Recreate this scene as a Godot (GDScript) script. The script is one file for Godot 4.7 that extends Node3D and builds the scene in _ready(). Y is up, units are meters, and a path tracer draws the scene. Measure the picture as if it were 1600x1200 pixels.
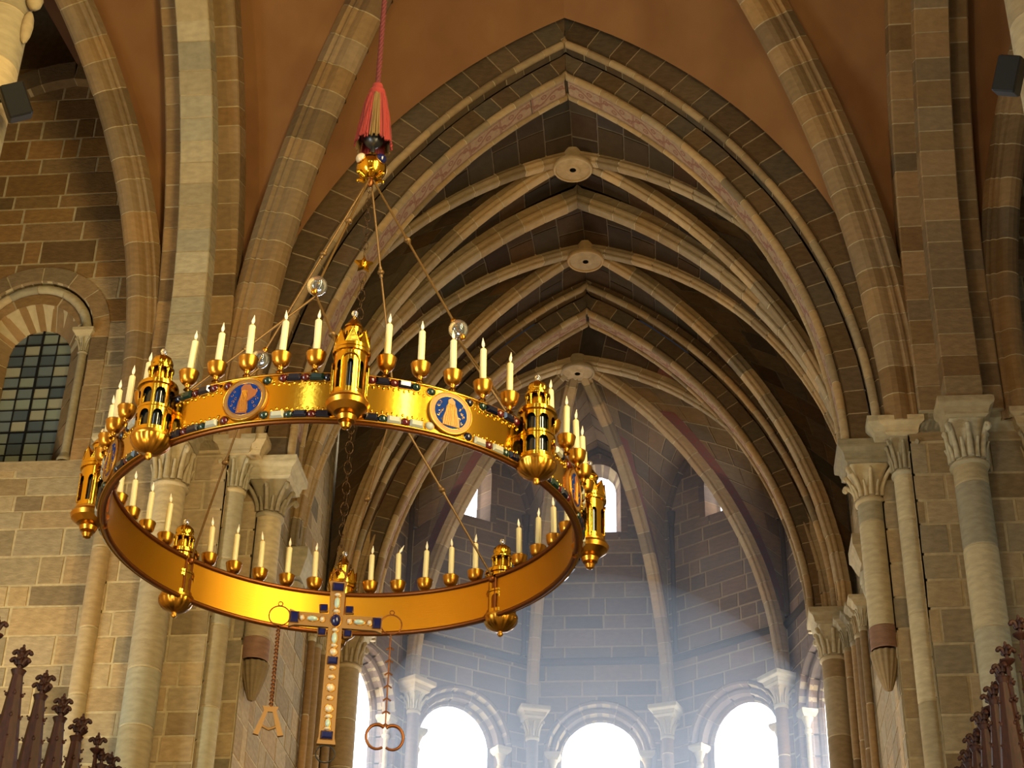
extends Node3D

# Church interior seen from the nave: crossing piers, choir vaults, apse, and a gilt ring chandelier.
const X0 := -1.95                                   # axis of crossing and choir
const YS := 17.9                                    # springing height of the vaults
const CH := Vector3(-2.74, 8.056, -12.862)          # centre of the chandelier ring, at its lower rim
const PHI0 := 11.0
const APSE := Vector3(-1.95, 0, -36.7)
const APSE_R := 5.85

var rng := RandomNumberGenerator.new()
var mats := {}

const APSE_LOW := 26.0
const APSE_HIGH := 2.2
const NAVE_RIGHT := 345.0
const NAVE_LEFT_FILL := 170.0
const WEST_LIGHT := 34.0
const TRANSEPT_LIGHT := 235.0
const FLOOD := 10.0
const CROSS_LEFT := 22.0
const CROSS_RIGHT := 5.0
const TRANSEPT_FILL := 48.0
const NAVE_FILL := 34.0
const C_APSE := Color(1, 0.97, 0.965)
const C_NAVE := Color(1, 0.906, 0.665)
const C_WEST := Color(0.86, 0.955, 1)
const C_TRANSEPT := Color(0.86, 0.955, 1)
const C_FLOOD := Color(1, 0.855, 0.665)
const C_CROSS := Color(1, 0.855, 0.627)
const C_NAVE_FILL := Color(1, 0.88, 0.7)
const HAZE_LOW := 0.055
const HAZE_HIGH := 0.015
const WEST_X := [-6.55, 2.65]
const WEST_Y := 21.5


func _ready() -> void:
	rng.seed = 20240
	# camera: the viewer stands in the nave, lens tilted well up
	var cam := Camera3D.new()
	cam.name = "camera"
	var yaw := deg_to_rad(-5.957)
	var pitch := deg_to_rad(31.534)
	var roll := deg_to_rad(1.3256)
	var fw := Vector3(sin(yaw) * cos(pitch), sin(pitch), -cos(yaw) * cos(pitch))
	var right := fw.cross(Vector3.UP).normalized()
	var up := right.cross(fw)
	cam.transform = Transform3D(Basis(right * cos(roll) + up * sin(roll), up * cos(roll) - right * sin(roll), -fw), Vector3(0, 1.6, 0))
	cam.fov = rad_to_deg(2.0 * atan(600.0 / 2714.7))
	cam.near = 0.1
	cam.far = 200.0
	add_child(cam)
	# sky (closed out by the walls), exposure
	var env := Environment.new()
	env.background_mode = Environment.BG_COLOR
	env.background_color = Color(0.55, 0.6, 0.68)
	env.background_energy_multiplier = 0.05
	env.tonemap_mode = Environment.TONE_MAPPER_LINEAR
	env.tonemap_exposure = 1.1
	env.volumetric_fog_enabled = true
	env.volumetric_fog_density = 0.0
	env.sdfgi_enabled = true
	env.ssao_enabled = true
	env.ssil_enabled = true
	var we := WorldEnvironment.new()
	we.name = "world"
	we.environment = env
	add_child(we)
	make_materials()
	# structure, then objects
	build_nave()
	build_crossing()
	build_choir()
	build_apse()
	build_transept(-1)
	build_transept(1)
	build_chandelier()
	build_candles()
	build_rope()
	build_cross()
	build_stalls()
	for sx in [-1, 1]:
		floodlight(sx)
		nave_fill(sx)
	spotlight("warm spotlight on a stand in the nave, aimed at the left transept vault", Vector3(X0 - 3.6, 2.6, -6.6), Vector3(X0 - 7.0, 23.5, -26.5), CROSS_LEFT, 32.0, C_CROSS)
	spotlight("warm spotlight on a stand in the nave, aimed at the right crossing pier", Vector3(X0 + 3.6, 2.6, -6.6), Vector3(X0 + 4.5, 23.5, -26.5), CROSS_RIGHT, 32.0, C_CROSS)
	spotlight("added warm spotlight, unseen in the left transept, brightening its end wall", Vector3(-13.6, 8.2, -23.0), Vector3(-12.6, 24.0, -28.8), TRANSEPT_FILL, 50.0, C_CROSS)  # added lamp that brightens the upper transept wall
	haze()
	loudspeaker("black loudspeaker clamped to the bright shaft at the upper left", Vector3(-8.46, 16.68, -16.95), Vector3(0.35, 0.45, 0.5), Vector3(0.16, 0.23, 0.14), Vector3(-8.88, 16.95, -17.2))
	loudspeaker("black loudspeaker clamped to the bright shaft at the upper right", Vector3(4.68, 17.35, -18.1), Vector3(0.35, -0.5, -0.45), Vector3(0.16, 0.25, 0.14), Vector3(4.97, 17.6, -18.35))




# ---------------------------------------------------------------- mesh collector
class B:
	var v := PackedVector3Array()
	var n := PackedVector3Array()
	var c := PackedColorArray()
	var uv := PackedVector2Array()
	var col := Color(1, 1, 1)
	var use_col := false

	func tri(a: Vector3, b: Vector3, d: Vector3, na: Vector3, nb: Vector3, nd: Vector3, ua := Vector2.ZERO, ub := Vector2.ZERO, ud := Vector2.ZERO) -> void:
		v.append(a); v.append(d); v.append(b)
		n.append(na); n.append(nd); n.append(nb)
		uv.append(ua); uv.append(ud); uv.append(ub)
		for i in 3: c.append(col)

	func quad(a: Vector3, b: Vector3, d: Vector3, e: Vector3) -> void:
		var m := (d - a).cross(e - b)
		if m.length_squared() < 1e-14: return
		m = m.normalized()
		tri(a, b, d, m, m, m)
		tri(a, d, e, m, m, m)

	func poly(pts: PackedVector3Array) -> void:      # convex, counter-clockwise from outside
		for i in range(1, pts.size() - 1):
			var m := (pts[i] - pts[0]).cross(pts[i + 1] - pts[0])
			if m.length_squared() > 1e-14:
				m = m.normalized()
				tri(pts[0], pts[i], pts[i + 1], m, m, m)

	# rows of points; smooth: averaged normals. su, sv scale the uv in metres
	func grid(rows: Array, smooth := true, wrap_rows := false, wrap_cols := false, with_uv := false) -> void:
		var nr := rows.size()
		var nc: int = rows[0].size()
		if not smooth and not with_uv:
			for i in (nr if wrap_rows else nr - 1):
				var r0: PackedVector3Array = rows[i]
				var r1: PackedVector3Array = rows[(i + 1) % nr]
				for j in (nc if wrap_cols else nc - 1):
					var k := (j + 1) % nc
					quad(r0[j], r0[k], r1[k], r1[j])
			return
		var nn := []
		for i in nr:
			var q := PackedVector3Array()
			q.resize(nc)
			nn.append(q)
		for i in (nr if wrap_rows else nr - 1):
			var i1 := (i + 1) % nr
			for j in (nc if wrap_cols else nc - 1):
				var k := (j + 1) % nc
				var m: Vector3 = (rows[i1][k] - rows[i][j]).cross(rows[i1][j] - rows[i][k])
				nn[i][j] += m; nn[i][k] += m; nn[i1][j] += m; nn[i1][k] += m
		for i in nr:
			for j in nc:
				nn[i][j] = (nn[i][j] as Vector3).normalized()
		for i in (nr if wrap_rows else nr - 1):
			var i1 := (i + 1) % nr
			for j in (nc if wrap_cols else nc - 1):
				var k := (j + 1) % nc
				var ua := Vector2.ZERO; var ub := Vector2.ZERO; var ud := Vector2.ZERO; var ue := Vector2.ZERO
				if with_uv:
					ua = Vector2(float(i) / (nr - 1), float(j) / (nc - 1)); ub = Vector2(ua.x, float(j + 1) / (nc - 1))
					ud = Vector2(float(i + 1) / (nr - 1), ub.y); ue = Vector2(ud.x, ua.y)
				if (rows[i][j] as Vector3).distance_squared_to(rows[i][k]) > 1e-12:
					tri(rows[i][j], rows[i][k], rows[i1][k], nn[i][j], nn[i][k], nn[i1][k], ua, ub, ud)
				if (rows[i1][j] as Vector3).distance_squared_to(rows[i1][k]) > 1e-12:
					tri(rows[i][j], rows[i1][k], rows[i1][j], nn[i][j], nn[i1][k], nn[i1][j], ua, ud, ue)

	# profile of (radius, y) round the y axis at p; each crease kept when smooth is false
	func lathe(p: Vector3, prof: Array, segs := 20, smooth := true, lobes := 0, amp := 0.0) -> void:
		var rows := []
		for q in prof:
			var r := PackedVector3Array()
			for k in segs:
				var a := TAU * k / segs
				var rr: float = q.x * (1.0 + (amp * cos(a * lobes) if lobes > 0 else 0.0))
				r.append(p + Vector3(sin(a) * rr, q.y, cos(a) * rr))
			rows.append(r)
		if smooth:
			_rev(rows)
			grid(rows, true, false, true)
		else:
			for i in rows.size() - 1:
				grid([rows[i + 1], rows[i]], true, false, true)

	func _rev(rows: Array) -> void:
		rows.reverse()

	func tube(pts: PackedVector3Array, r: float, segs := 6, closed := false, taper := 1.0) -> void:
		var rows := []
		var np := pts.size()
		var up := Vector3.UP
		for i in np:
			var t: Vector3
			if closed: t = pts[(i + 1) % np] - pts[(i + np - 1) % np]
			else: t = pts[mini(i + 1, np - 1)] - pts[maxi(i - 1, 0)]
			t = t.normalized()
			if i == 0 and absf(t.y) > 0.9: up = Vector3(1, 0, 0.1)
			var s := t.cross(up)
			if s.length() < 0.05: s = t.cross(Vector3(0.3, 0.2, 1))
			s = s.normalized()
			var w := s.cross(t).normalized()
			if not closed: up = w
			var rr := r * lerpf(1.0, taper, float(i) / maxi(1, np - 1))
			var row := PackedVector3Array()
			for k in segs:
				var a := TAU * k / segs
				row.append(pts[i] + (s * cos(a) + w * sin(a)) * rr)
			rows.append(row)
		grid(rows, true, closed, true)
		if not closed:
			var e: PackedVector3Array = rows[0].duplicate()
			e.reverse()
			poly(e)
			poly(rows[np - 1])

	func ball(p: Vector3, r: Vector3, segs := 10, rings := 6) -> void:
		var rows := []
		for i in rings + 1:
			var a := PI * i / rings
			var row := PackedVector3Array()
			for k in segs:
				var b := TAU * k / segs
				row.append(p + Vector3(sin(a) * sin(b) * r.x, cos(a) * r.y, sin(a) * cos(b) * r.z))
			rows.append(row)
		grid(rows, true, false, true)

	# box with bevelled edges: xf places the unit axes, h half sizes
	func box(xf: Transform3D, h: Vector3, bevel := 0.0) -> void:
		var bv := minf(bevel, minf(h.x, minf(h.y, h.z)) * 0.6)
		var rows := []
		var lv := [[-h.y, bv], [-h.y + bv, 0.0], [h.y - bv, 0.0], [h.y, bv]] if bv > 0.0 else [[-h.y, 0.0], [h.y, 0.0]]
		for l in lv:
			var x: float = h.x - l[1]
			var z: float = h.z - l[1]
			var q := PackedVector3Array()
			if bv > 0.0:
				for e in [[x - bv, z], [x, z - bv], [x, -z + bv], [x - bv, -z], [-x + bv, -z], [-x, -z + bv], [-x, z - bv], [-x + bv, z]]:
					q.append(xf * Vector3(e[0], l[0], e[1]))
			else:
				for e in [[x, z], [x, -z], [-x, -z], [-x, z]]: q.append(xf * Vector3(e[0], l[0], e[1]))
			rows.append(q)
		grid(rows, false, false, true)
		var bot: PackedVector3Array = rows[0].duplicate()
		bot.reverse()
		poly(bot)
		poly(rows[rows.size() - 1])

	# extrude a 2D outline (counter-clockwise seen from +n) lying in the frame o, u, w, n between n0 and n1
	func prism(o: Vector3, u: Vector3, w: Vector3, nrm: Vector3, pts: PackedVector2Array, n0: float, n1: float, inset := 0.0) -> void:
		var pp := pts
		if Geometry2D.is_polygon_clockwise(pp):
			pp = pts.duplicate()
			pp.reverse()
		var idx := Geometry2D.triangulate_polygon(pp)
		if idx.is_empty(): return
		var cen := Vector2.ZERO
		for q in pp: cen += q / pp.size()
		var top := PackedVector3Array()
		for q in pp:
			var qq := q + (cen - q).normalized() * inset
			top.append(o + u * qq.x + w * qq.y + nrm * n1)
		for i in range(0, idx.size(), 3):
			var a := top[idx[i]]; var b := top[idx[i + 1]]; var d := top[idx[i + 2]]
			var m := (b - a).cross(d - a)
			if m.dot(nrm) < 0.0:
				tri(a, d, b, nrm, nrm, nrm)
			else:
				tri(a, b, d, nrm, nrm, nrm)
		var np := pp.size()
		for i in np:
			var k := (i + 1) % np
			var a := o + u * pp[i].x + w * pp[i].y + nrm * n0
			var b := o + u * pp[k].x + w * pp[k].y + nrm * n0
			quad(a, b, top[k], top[i])

	func build() -> ArrayMesh:
		var arr := []
		arr.resize(Mesh.ARRAY_MAX)
		arr[Mesh.ARRAY_VERTEX] = v
		arr[Mesh.ARRAY_NORMAL] = n
		arr[Mesh.ARRAY_TEX_UV] = uv
		if use_col: arr[Mesh.ARRAY_COLOR] = c
		var m := ArrayMesh.new()
		m.add_surface_from_arrays(Mesh.PRIMITIVE_TRIANGLES, arr)
		return m


func put(b: B, called: String, mat: String, parent: Node) -> MeshInstance3D:
	var o := MeshInstance3D.new()
	o.name = called
	if b.v.size() < 3: return o
	o.mesh = b.build()
	o.material_override = mats[mat]
	parent.add_child(o, true)
	return o


func root(called: String, at := Vector3.ZERO) -> Node3D:
	var o := Node3D.new()
	o.name = called
	o.position = at
	add_child(o, true)
	return o


func tag(o: Node, label: String, category: String, group := "", kind := "") -> Node:
	o.set_meta("label", label)
	o.set_meta("category", category)
	if group: o.set_meta("group", group)
	if kind: o.set_meta("kind", kind)
	return o


func struct(called: String, label: String, category: String) -> Node3D:
	var o := root(called)
	tag(o, label, category, "", "structure")
	return o


# ---------------------------------------------------------------- materials
func noise_tex(freq: float, seed_: int, lo: Color, hi: Color, size := 512, octaves := 4) -> NoiseTexture2D:
	var f := FastNoiseLite.new()
	f.noise_type = FastNoiseLite.TYPE_SIMPLEX
	f.seed = seed_
	f.frequency = freq
	f.fractal_octaves = octaves
	var t := NoiseTexture2D.new()
	t.width = size
	t.height = size
	t.seamless = true
	t.noise = f
	var g := Gradient.new()
	g.set_color(0, lo)
	g.set_color(1, hi)
	t.color_ramp = g
	return t


func mat(called: String, color: Color, rough := 0.9, metal := 0.0) -> StandardMaterial3D:
	var m := StandardMaterial3D.new()
	m.resource_name = called
	m.albedo_color = color
	m.roughness = rough
	m.metallic = metal
	m.cull_mode = BaseMaterial3D.CULL_DISABLED
	mats[called] = m
	return m


func tri_scale(m: StandardMaterial3D, s: Vector3) -> void:
	m.uv1_triplanar = true
	m.uv1_world_triplanar = true
	m.uv1_scale = s


func make_materials() -> void:
	var grain := noise_tex(0.012, 3, Color(0.86, 0.845, 0.82), Color(1.0, 0.99, 0.97))
	var relief := noise_tex(0.03, 5, Color(0, 0, 0), Color(1, 1, 1), 512, 5)
	var m := mat("stone", Color(1, 1, 1), 0.92)
	m.vertex_color_use_as_albedo = true
	m.albedo_texture = grain
	m.heightmap_enabled = true
	m.heightmap_texture = relief
	m.heightmap_scale = 0.35
	tri_scale(m, Vector3(0.5, 1.1, 0.5))
	m.metallic_specular = 0.3
	m = mat("mortar", Color(0.74, 0.66, 0.49), 0.95)
	m.albedo_texture = grain
	tri_scale(m, Vector3(0.7, 0.7, 0.7))
	m = mat("mortar_dim", Color(0.66, 0.58, 0.43), 0.95)
	m.albedo_texture = grain
	tri_scale(m, Vector3(0.7, 0.7, 0.7))
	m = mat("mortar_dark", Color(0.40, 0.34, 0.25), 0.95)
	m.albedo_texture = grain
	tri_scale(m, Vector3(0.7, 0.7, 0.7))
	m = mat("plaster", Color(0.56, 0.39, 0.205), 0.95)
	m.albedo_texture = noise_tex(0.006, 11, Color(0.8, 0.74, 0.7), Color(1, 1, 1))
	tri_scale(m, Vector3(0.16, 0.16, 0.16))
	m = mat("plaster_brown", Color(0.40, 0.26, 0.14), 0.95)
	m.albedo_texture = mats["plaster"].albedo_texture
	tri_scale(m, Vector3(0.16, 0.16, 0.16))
	m = mat("floor_stone", Color(0.5, 0.44, 0.36), 0.6)
	m.albedo_texture = grain
	tri_scale(m, Vector3(0.3, 0.3, 0.3))
	m = mat("painted", Color(1, 1, 1), 0.9)
	m.albedo_texture = painted_texture(Color(0.64, 0.51, 0.36), Color(0.52, 0.41, 0.28), Color(0.42, 0.20, 0.13))
	m = mat("painted_red", Color(1, 1, 1), 0.9)
	m.albedo_texture = painted_texture(Color(0.46, 0.26, 0.18), Color(0.40, 0.25, 0.17), Color(0.50, 0.16, 0.10))
	m = mat("daylight", Color(0.9, 0.93, 1.0), 0.6)
	m.emission_enabled = true
	m.emission = Color(0.93, 0.96, 1.0)
	m.emission_energy_multiplier = 3.0
	m = mat("nave_glass", Color(0.85, 0.9, 0.95), 0.6)
	m.emission_enabled = true
	m.emission = Color(1.0, 0.93, 0.78)
	m.emission_energy_multiplier = 1.4
	for k in 4:
		m = mat("leaded_glass_%d" % k, [Color(0.50, 0.52, 0.45), Color(0.40, 0.43, 0.42), Color(0.58, 0.56, 0.46), Color(0.30, 0.33, 0.34)][k], 0.12)
		m.metallic_specular = 0.7
	mat("iron", Color(0.06, 0.055, 0.05), 0.6, 0.3)
	m = mat("gold", Color(0.75, 0.57, 0.165), 0.16, 1.0)
	m.heightmap_enabled = true
	m.heightmap_texture = noise_tex(0.02, 21, Color(0, 0, 0), Color(1, 1, 1), 256, 3)
	m.heightmap_scale = 0.03
	tri_scale(m, Vector3(3, 3, 3))
	m = mat("gold_plain", Color(0.70, 0.49, 0.12), 0.42, 1.0)
	m.heightmap_enabled = true
	m.heightmap_texture = noise_tex(0.05, 22, Color(0, 0, 0), Color(1, 1, 1), 256, 3)
	m.heightmap_scale = 0.05
	tri_scale(m, Vector3(0.6, 6, 0.6))
	mat("gold_red", Color(0.64, 0.45, 0.15), 0.3, 1.0)
	mat("bronze", Color(0.42, 0.24, 0.10), 0.42, 0.9)
	mat("rod", Color(0.37, 0.27, 0.13), 0.5, 0.6)
	mat("chain", Color(0.24, 0.16, 0.08), 0.5, 0.8)
	m = mat("wax", Color(0.71, 0.66, 0.49), 0.45)
	m.subsurf_scatter_enabled = true
	m.subsurf_scatter_strength = 0.15
	m = mat("bulb_glass", Color(0.98, 0.94, 0.85, 0.35), 0.08)
	m.transparency = BaseMaterial3D.TRANSPARENCY_ALPHA
	m = mat("clear_glass", Color(0.95, 0.97, 1.0, 0.04), 0.02)
	m.refraction_enabled = true
	m.refraction_scale = 0.05
	m = mat("smoky_glass", Color(0.75, 0.78, 0.8, 0.05), 0.02)
	m.refraction_enabled = true
	m.refraction_scale = 0.045
	mat("gem_red", Color(0.22, 0.03, 0.05), 0.12)
	mat("gem_blue", Color(0.035, 0.045, 0.10), 0.1)
	mat("gem_green", Color(0.04, 0.12, 0.10), 0.1)
	mat("gem_pale", Color(0.50, 0.50, 0.45), 0.14)
	mat("gem_cyan", Color(0.52, 0.58, 0.54), 0.16)
	mat("pearl", Color(0.62, 0.56, 0.47), 0.28)
	mat("lapis", Color(0.035, 0.06, 0.22), 0.16)
	mat("enamel", Color(0.05, 0.14, 0.34), 0.7).metallic_specular = 0.12
	mat("enamel_gold", Color(0.44, 0.31, 0.13), 0.55, 0.4)
	mat("enamel_rust", Color(0.46, 0.25, 0.09), 0.6, 0.3)
	mat("dark_glass", Color(0.03, 0.045, 0.05), 0.08)
	m = mat("silk_red", Color(0.42, 0.065, 0.04), 0.85)
	m.rim_enabled = true
	m.rim = 0.15
	mat("silk_dark_red", Color(0.27, 0.025, 0.03), 0.85)
	mat("silk_olive", Color(0.34, 0.25, 0.09), 0.8)
	mat("tassel_core", Color(0.10, 0.10, 0.10), 0.35)
	m = mat("oak", Color(0.19, 0.085, 0.05), 0.6)
	m.metallic_specular = 0.3
	m.albedo_texture = noise_tex(0.02, 31, Color(0.6, 0.55, 0.5), Color(1, 1, 1), 256)
	tri_scale(m, Vector3(6, 1.2, 6))
	mat("speaker", Color(0.025, 0.025, 0.028), 0.55)
	mat("speaker_cloth", Color(0.035, 0.035, 0.04), 0.9)
	m = mat("lamp_face", Color(1, 0.9, 0.75), 0.4)
	m.emission_enabled = true
	m.emission = Color(1.0, 0.78, 0.5)
	m.emission_energy_multiplier = 2.5


# red vine scroll between double lines on pale lime wash, as on the choir arches
func painted_texture(pale: Color, dull: Color, ink: Color) -> ImageTexture:
	var w := 256
	var h := 64
	var im := Image.create(w, h, false, Image.FORMAT_RGB8)
	var fn := FastNoiseLite.new()
	fn.seed = 4
	fn.frequency = 0.06
	for y in h:
		for x in w:
			var base := pale.lerp(dull, 0.5 + 0.5 * fn.get_noise_2d(x, y))
			var u := float(x) / w
			var q := (float(y) / h - 0.5) * 2.0
			var d := absf(q - 0.45 * sin(u * TAU * 2.0))
			var a := 0.0
			if absf(q) < 0.82:
				if d < 0.13: a = 0.8
				var lu := fposmod(u * 8.0, 1.0) - 0.5
				var side := 1.0 if fposmod(u * 4.0, 1.0) < 0.5 else -1.0
				var dd := Vector2(lu * 0.9, q - side * 0.35).length()
				if dd < 0.30 and dd > 0.16: a = 0.85
				if dd < 0.08: a = 0.7
			if absf(absf(q) - 0.88) < 0.05: a = 0.75
			if fposmod(u * 2.0, 1.0) < 0.02 or absf(fposmod(u * 2.0, 1.0) - 0.05) < 0.012: a = 0.9
			a *= 0.75 + 0.35 * fn.get_noise_2d(x * 3.0 + 50.0, y * 3.0)
			im.set_pixel(x, y, base.lerp(ink, clampf(a * 0.85, 0.0, 1.0)))
	return ImageTexture.create_from_image(im)


const TONES := {
	"light": [0.74, 0.67, 0.52], "wall": [0.67, 0.58, 0.43], "warm": [0.62, 0.50, 0.34], "umber": [0.60, 0.455, 0.27], "dim": [0.29, 0.225, 0.15], "dark_brown": [0.38, 0.30, 0.20], "shade": [0.42, 0.345, 0.245], "apse": [0.50, 0.42, 0.35], "rib": [0.68, 0.57, 0.40], "brown": [0.52, 0.42, 0.29],
}


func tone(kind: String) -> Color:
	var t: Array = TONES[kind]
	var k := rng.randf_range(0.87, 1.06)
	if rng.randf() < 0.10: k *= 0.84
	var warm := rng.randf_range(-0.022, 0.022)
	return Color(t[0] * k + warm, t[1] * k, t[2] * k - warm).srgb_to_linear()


# ---------------------------------------------------------------- curves
# half arch from springing s towards the apex: stilt upwards, then an arc (pointed when rise > a, else a quarter ellipse)
func half_arch(s: Vector3, h: Vector3, a: float, rise: float, stilt := 0.0, steps := 40, past := 0.0) -> PackedVector3Array:
	var p := PackedVector3Array()
	if stilt > 0.0:
		for i in 6: p.append(s + Vector3.UP * stilt * i / 6.0)
	var o := s + Vector3.UP * stilt
	var rho := (rise * rise + a * a) / (2.0 * a)
	var top := acos((rho - a) / rho) if rise > a else PI / 2
	top += past / rho
	for i in steps + 1:
		var t := top * i / steps
		if rise > a: p.append(o + h * rho * (1.0 - cos(t)) + Vector3.UP * rho * sin(t))
		else: p.append(o + h * a * (1.0 - cos(t)) + Vector3.UP * rise * sin(t))
	return p


func lengths(p: PackedVector3Array) -> PackedFloat32Array:
	var l := PackedFloat32Array()
	l.append(0.0)
	for i in range(1, p.size()): l.append(l[i - 1] + p[i].distance_to(p[i - 1]))
	return l


func at_len(p: PackedVector3Array, l: PackedFloat32Array, s: float) -> Vector3:
	s = clampf(s, 0.0, l[l.size() - 1])
	var i := clampi(l.bsearch(s) - 1, 0, p.size() - 2)
	return p[i].lerp(p[i + 1], (s - l[i]) / maxf(l[i + 1] - l[i], 1e-6))


# frame along a planar curve: [point, tangent, outward radial]; bin is the axis across the plane
func frame(p: PackedVector3Array, l: PackedFloat32Array, s: float, bin: Vector3) -> Array:
	var e := 0.05
	var q := at_len(p, l, s)
	var t := (at_len(p, l, s + e) - at_len(p, l, s - e)).normalized()
	return [q, t, bin.cross(t).normalized()]


# stones of one arch half: closed profile of (b across, r outward) swept between joints
func voussoirs(parent: Node, called: String, p: PackedVector3Array, bin: Vector3, prof: Array, stone: float, kind: String, s0 := 0.0, s1 := -1.0, gap := 0.025, creased := true, sub := 2, stop := []) -> void:
	var l := lengths(p)
	var total := l[l.size() - 1]
	if s1 < 0.0: s1 = total
	var count := maxi(1, roundi((s1 - s0) / stone))
	var cuts := [s0]
	for i in range(1, count): cuts.append(s0 + (s1 - s0) * (i + rng.randf_range(-0.16, 0.16)) / count)
	cuts.append(s1)
	for i in count:
		var b := B.new()
		b.use_col = true
		b.col = tone(kind)
		var a0: float = cuts[i] + gap / 2
		var a1: float = cuts[i + 1] - gap / 2
		var proud := rng.randf_range(-0.008, 0.008)
		sweep(b, p, l, bin, prof, a0, a1, sub, creased, proud, true, stop)
		put(b, called, "stone", parent)
	var cores := Geometry2D.offset_polygon(PackedVector2Array(prof), -0.009)
	if cores.size() > 0:
		var cb := B.new()
		sweep(cb, p, l, bin, Array(cores[0]), s0, s1, maxi(12, count * 2), true, 0.0, true, stop)
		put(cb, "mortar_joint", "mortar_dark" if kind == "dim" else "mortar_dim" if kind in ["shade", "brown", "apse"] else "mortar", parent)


func sweep(b: B, p: PackedVector3Array, l: PackedFloat32Array, bin: Vector3, prof: Array, a0: float, a1: float, sub: int, creased := true, proud := 0.0, close := true, stop := []) -> void:
	var rows := []
	for k in sub + 1:
		var f := frame(p, l, lerpf(a0, a1, float(k) / sub), bin)
		var row := PackedVector3Array()
		for q in prof:
			var e: Vector3 = f[0] + bin * q.x + f[2] * (q.y - proud)
			if stop.size() == 2:      # mitre against the other half at the apex
				var over: float = (e - stop[0]).dot(stop[1])
				if over > 0.0: e -= stop[1] * over
			row.append(e)
		rows.append(row)
	if creased:
		var np := prof.size()
		for j in (np if close else np - 1):
			var cols := []
			for r in rows: cols.append(PackedVector3Array([r[j], r[(j + 1) % np]]))
			b.grid(cols, true)
	else:
		b.grid(rows, true, false, close)
	if close:
		b.poly(rows[0])
		var e: PackedVector3Array = rows[sub].duplicate()
		e.reverse()
		b.poly(e)


# one long mesh along the curve (mortar core behind the stones)
func core(parent: Node, called: String, p: PackedVector3Array, bin: Vector3, prof: Array, mt: String, stop := []) -> void:
	var b := B.new()
	var l := lengths(p)
	sweep(b, p, l, bin, prof, 0.0, l[l.size() - 1], p.size() - 1, true, 0.0, true, stop)
	put(b, called, mt, parent)


# strip of painted ornament laid on a soffit: across b0..b1 at radius r
func painted_strip(parent: Node, p: PackedVector3Array, bin: Vector3, b0: float, b1: float, r: float, s0: float, s1: float, pitch := 1.6) -> void:
	var l := lengths(p)
	var count := maxi(1, roundi((s1 - s0) / pitch))
	for i in count:
		var rows := []
		for k in 5:
			var f := frame(p, l, lerpf(s0, s1, (i + k / 4.0) / count), bin)
			rows.append(PackedVector3Array([f[0] + bin * b0 + f[2] * r, f[0] + bin * b1 + f[2] * r]))
		var b := B.new()
		b.grid(rows, true, false, false, true)
		put(b, "painted_ornament", "painted", parent)


# point of the web between curves a and d: t along them, s across
func web_point(a: PackedVector3Array, la: PackedFloat32Array, d: PackedVector3Array, ld: PackedFloat32Array, t: float, s: float, bulge: float) -> Vector3:
	var p := at_len(a, la, t * la[la.size() - 1])
	var q := at_len(d, ld, t * ld[ld.size() - 1])
	return p.lerp(q, s) + Vector3.UP * bulge * 4.0 * s * (1.0 - s) * t


# a vault web: mortar surface and stones on its underside (inward = towards the room below)
func web(parent: Node, a: PackedVector3Array, d: PackedVector3Array, rows_: int, size: float, kind: String, bulge := 0.25, mt := "mortar_dim", t0 := 0.0, plain := false, inside := Vector3(X0, 10, -33), painted := 0.0) -> void:
	var la := lengths(a)
	var ld := lengths(d)
	var g := []
	for i in 33:
		var row := PackedVector3Array()
		for j in 9: row.append(web_point(a, la, d, ld, lerpf(t0, 1.0, i / 32.0), j / 8.0, bulge))
		g.append(row)
	var b := B.new()
	b.grid(g, true)
	put(b, "plaster_surface" if plain else "mortar_bed", mt, parent)
	if plain: return
	if painted > 0.0:      # red painted border along the rib
		for i in 9:
			var strip := []
			for k in 5:
				var t := lerpf(0.2, 0.78, (i + k / 4.0) / 9.0)
				var wide := web_point(a, la, d, ld, t, 0, 0).distance_to(web_point(a, la, d, ld, t, 1, 0))
				var row := PackedVector3Array()
				for e in [minf(0.9, painted / maxf(wide, 0.1)), 0.12 / maxf(wide, 0.13)]:
					var q := web_point(a, la, d, ld, t, 1.0 - e, bulge)
					var nn := (web_point(a, la, d, ld, t + 0.02, 1.0 - e, bulge) - q).cross(web_point(a, la, d, ld, t, 0.99 - e, bulge) - q).normalized()
					if nn.dot(inside - q) < 0.0: nn = -nn
					row.append(q + nn * 0.04)
				strip.append(row)
			var pb := B.new()
			pb.grid(strip, true, false, false, true)
			put(pb, "painted_border", "painted_red", parent)
	for i in rows_:
		var ta := lerpf(t0, 1.0, float(i) / rows_)
		var tb := lerpf(t0, 1.0, float(i + 1) / rows_)
		var tm := (ta + tb) / 2
		var width := web_point(a, la, d, ld, tm, 0, 0).distance_to(web_point(a, la, d, ld, tm, 1, 0))
		var len_t := web_point(a, la, d, ld, ta, 0.5, 0).distance_to(web_point(a, la, d, ld, tb, 0.5, 0))
		if width < 0.2: continue
		var n_ := maxi(1, roundi(width / size))
		var cuts := [0.0]
		for k in range(1, n_): cuts.append((k + (0.25 if i % 2 == 0 else -0.25) + rng.randf_range(-0.12, 0.12)) / n_)
		cuts.append(1.0)
		for k in n_:
			var gs := 0.014 / maxf(width, 0.1)
			var gt := 0.014 * (tb - ta) / maxf(len_t, 0.05)
			stone_on(parent, func(u: float, w: float) -> Vector3: return web_point(a, la, d, ld, u, w, bulge), ta + gt, tb - gt, cuts[k] + gs, cuts[k + 1] - gs, 2, 2, 0.02, kind, inside, "web_stone")


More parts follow.
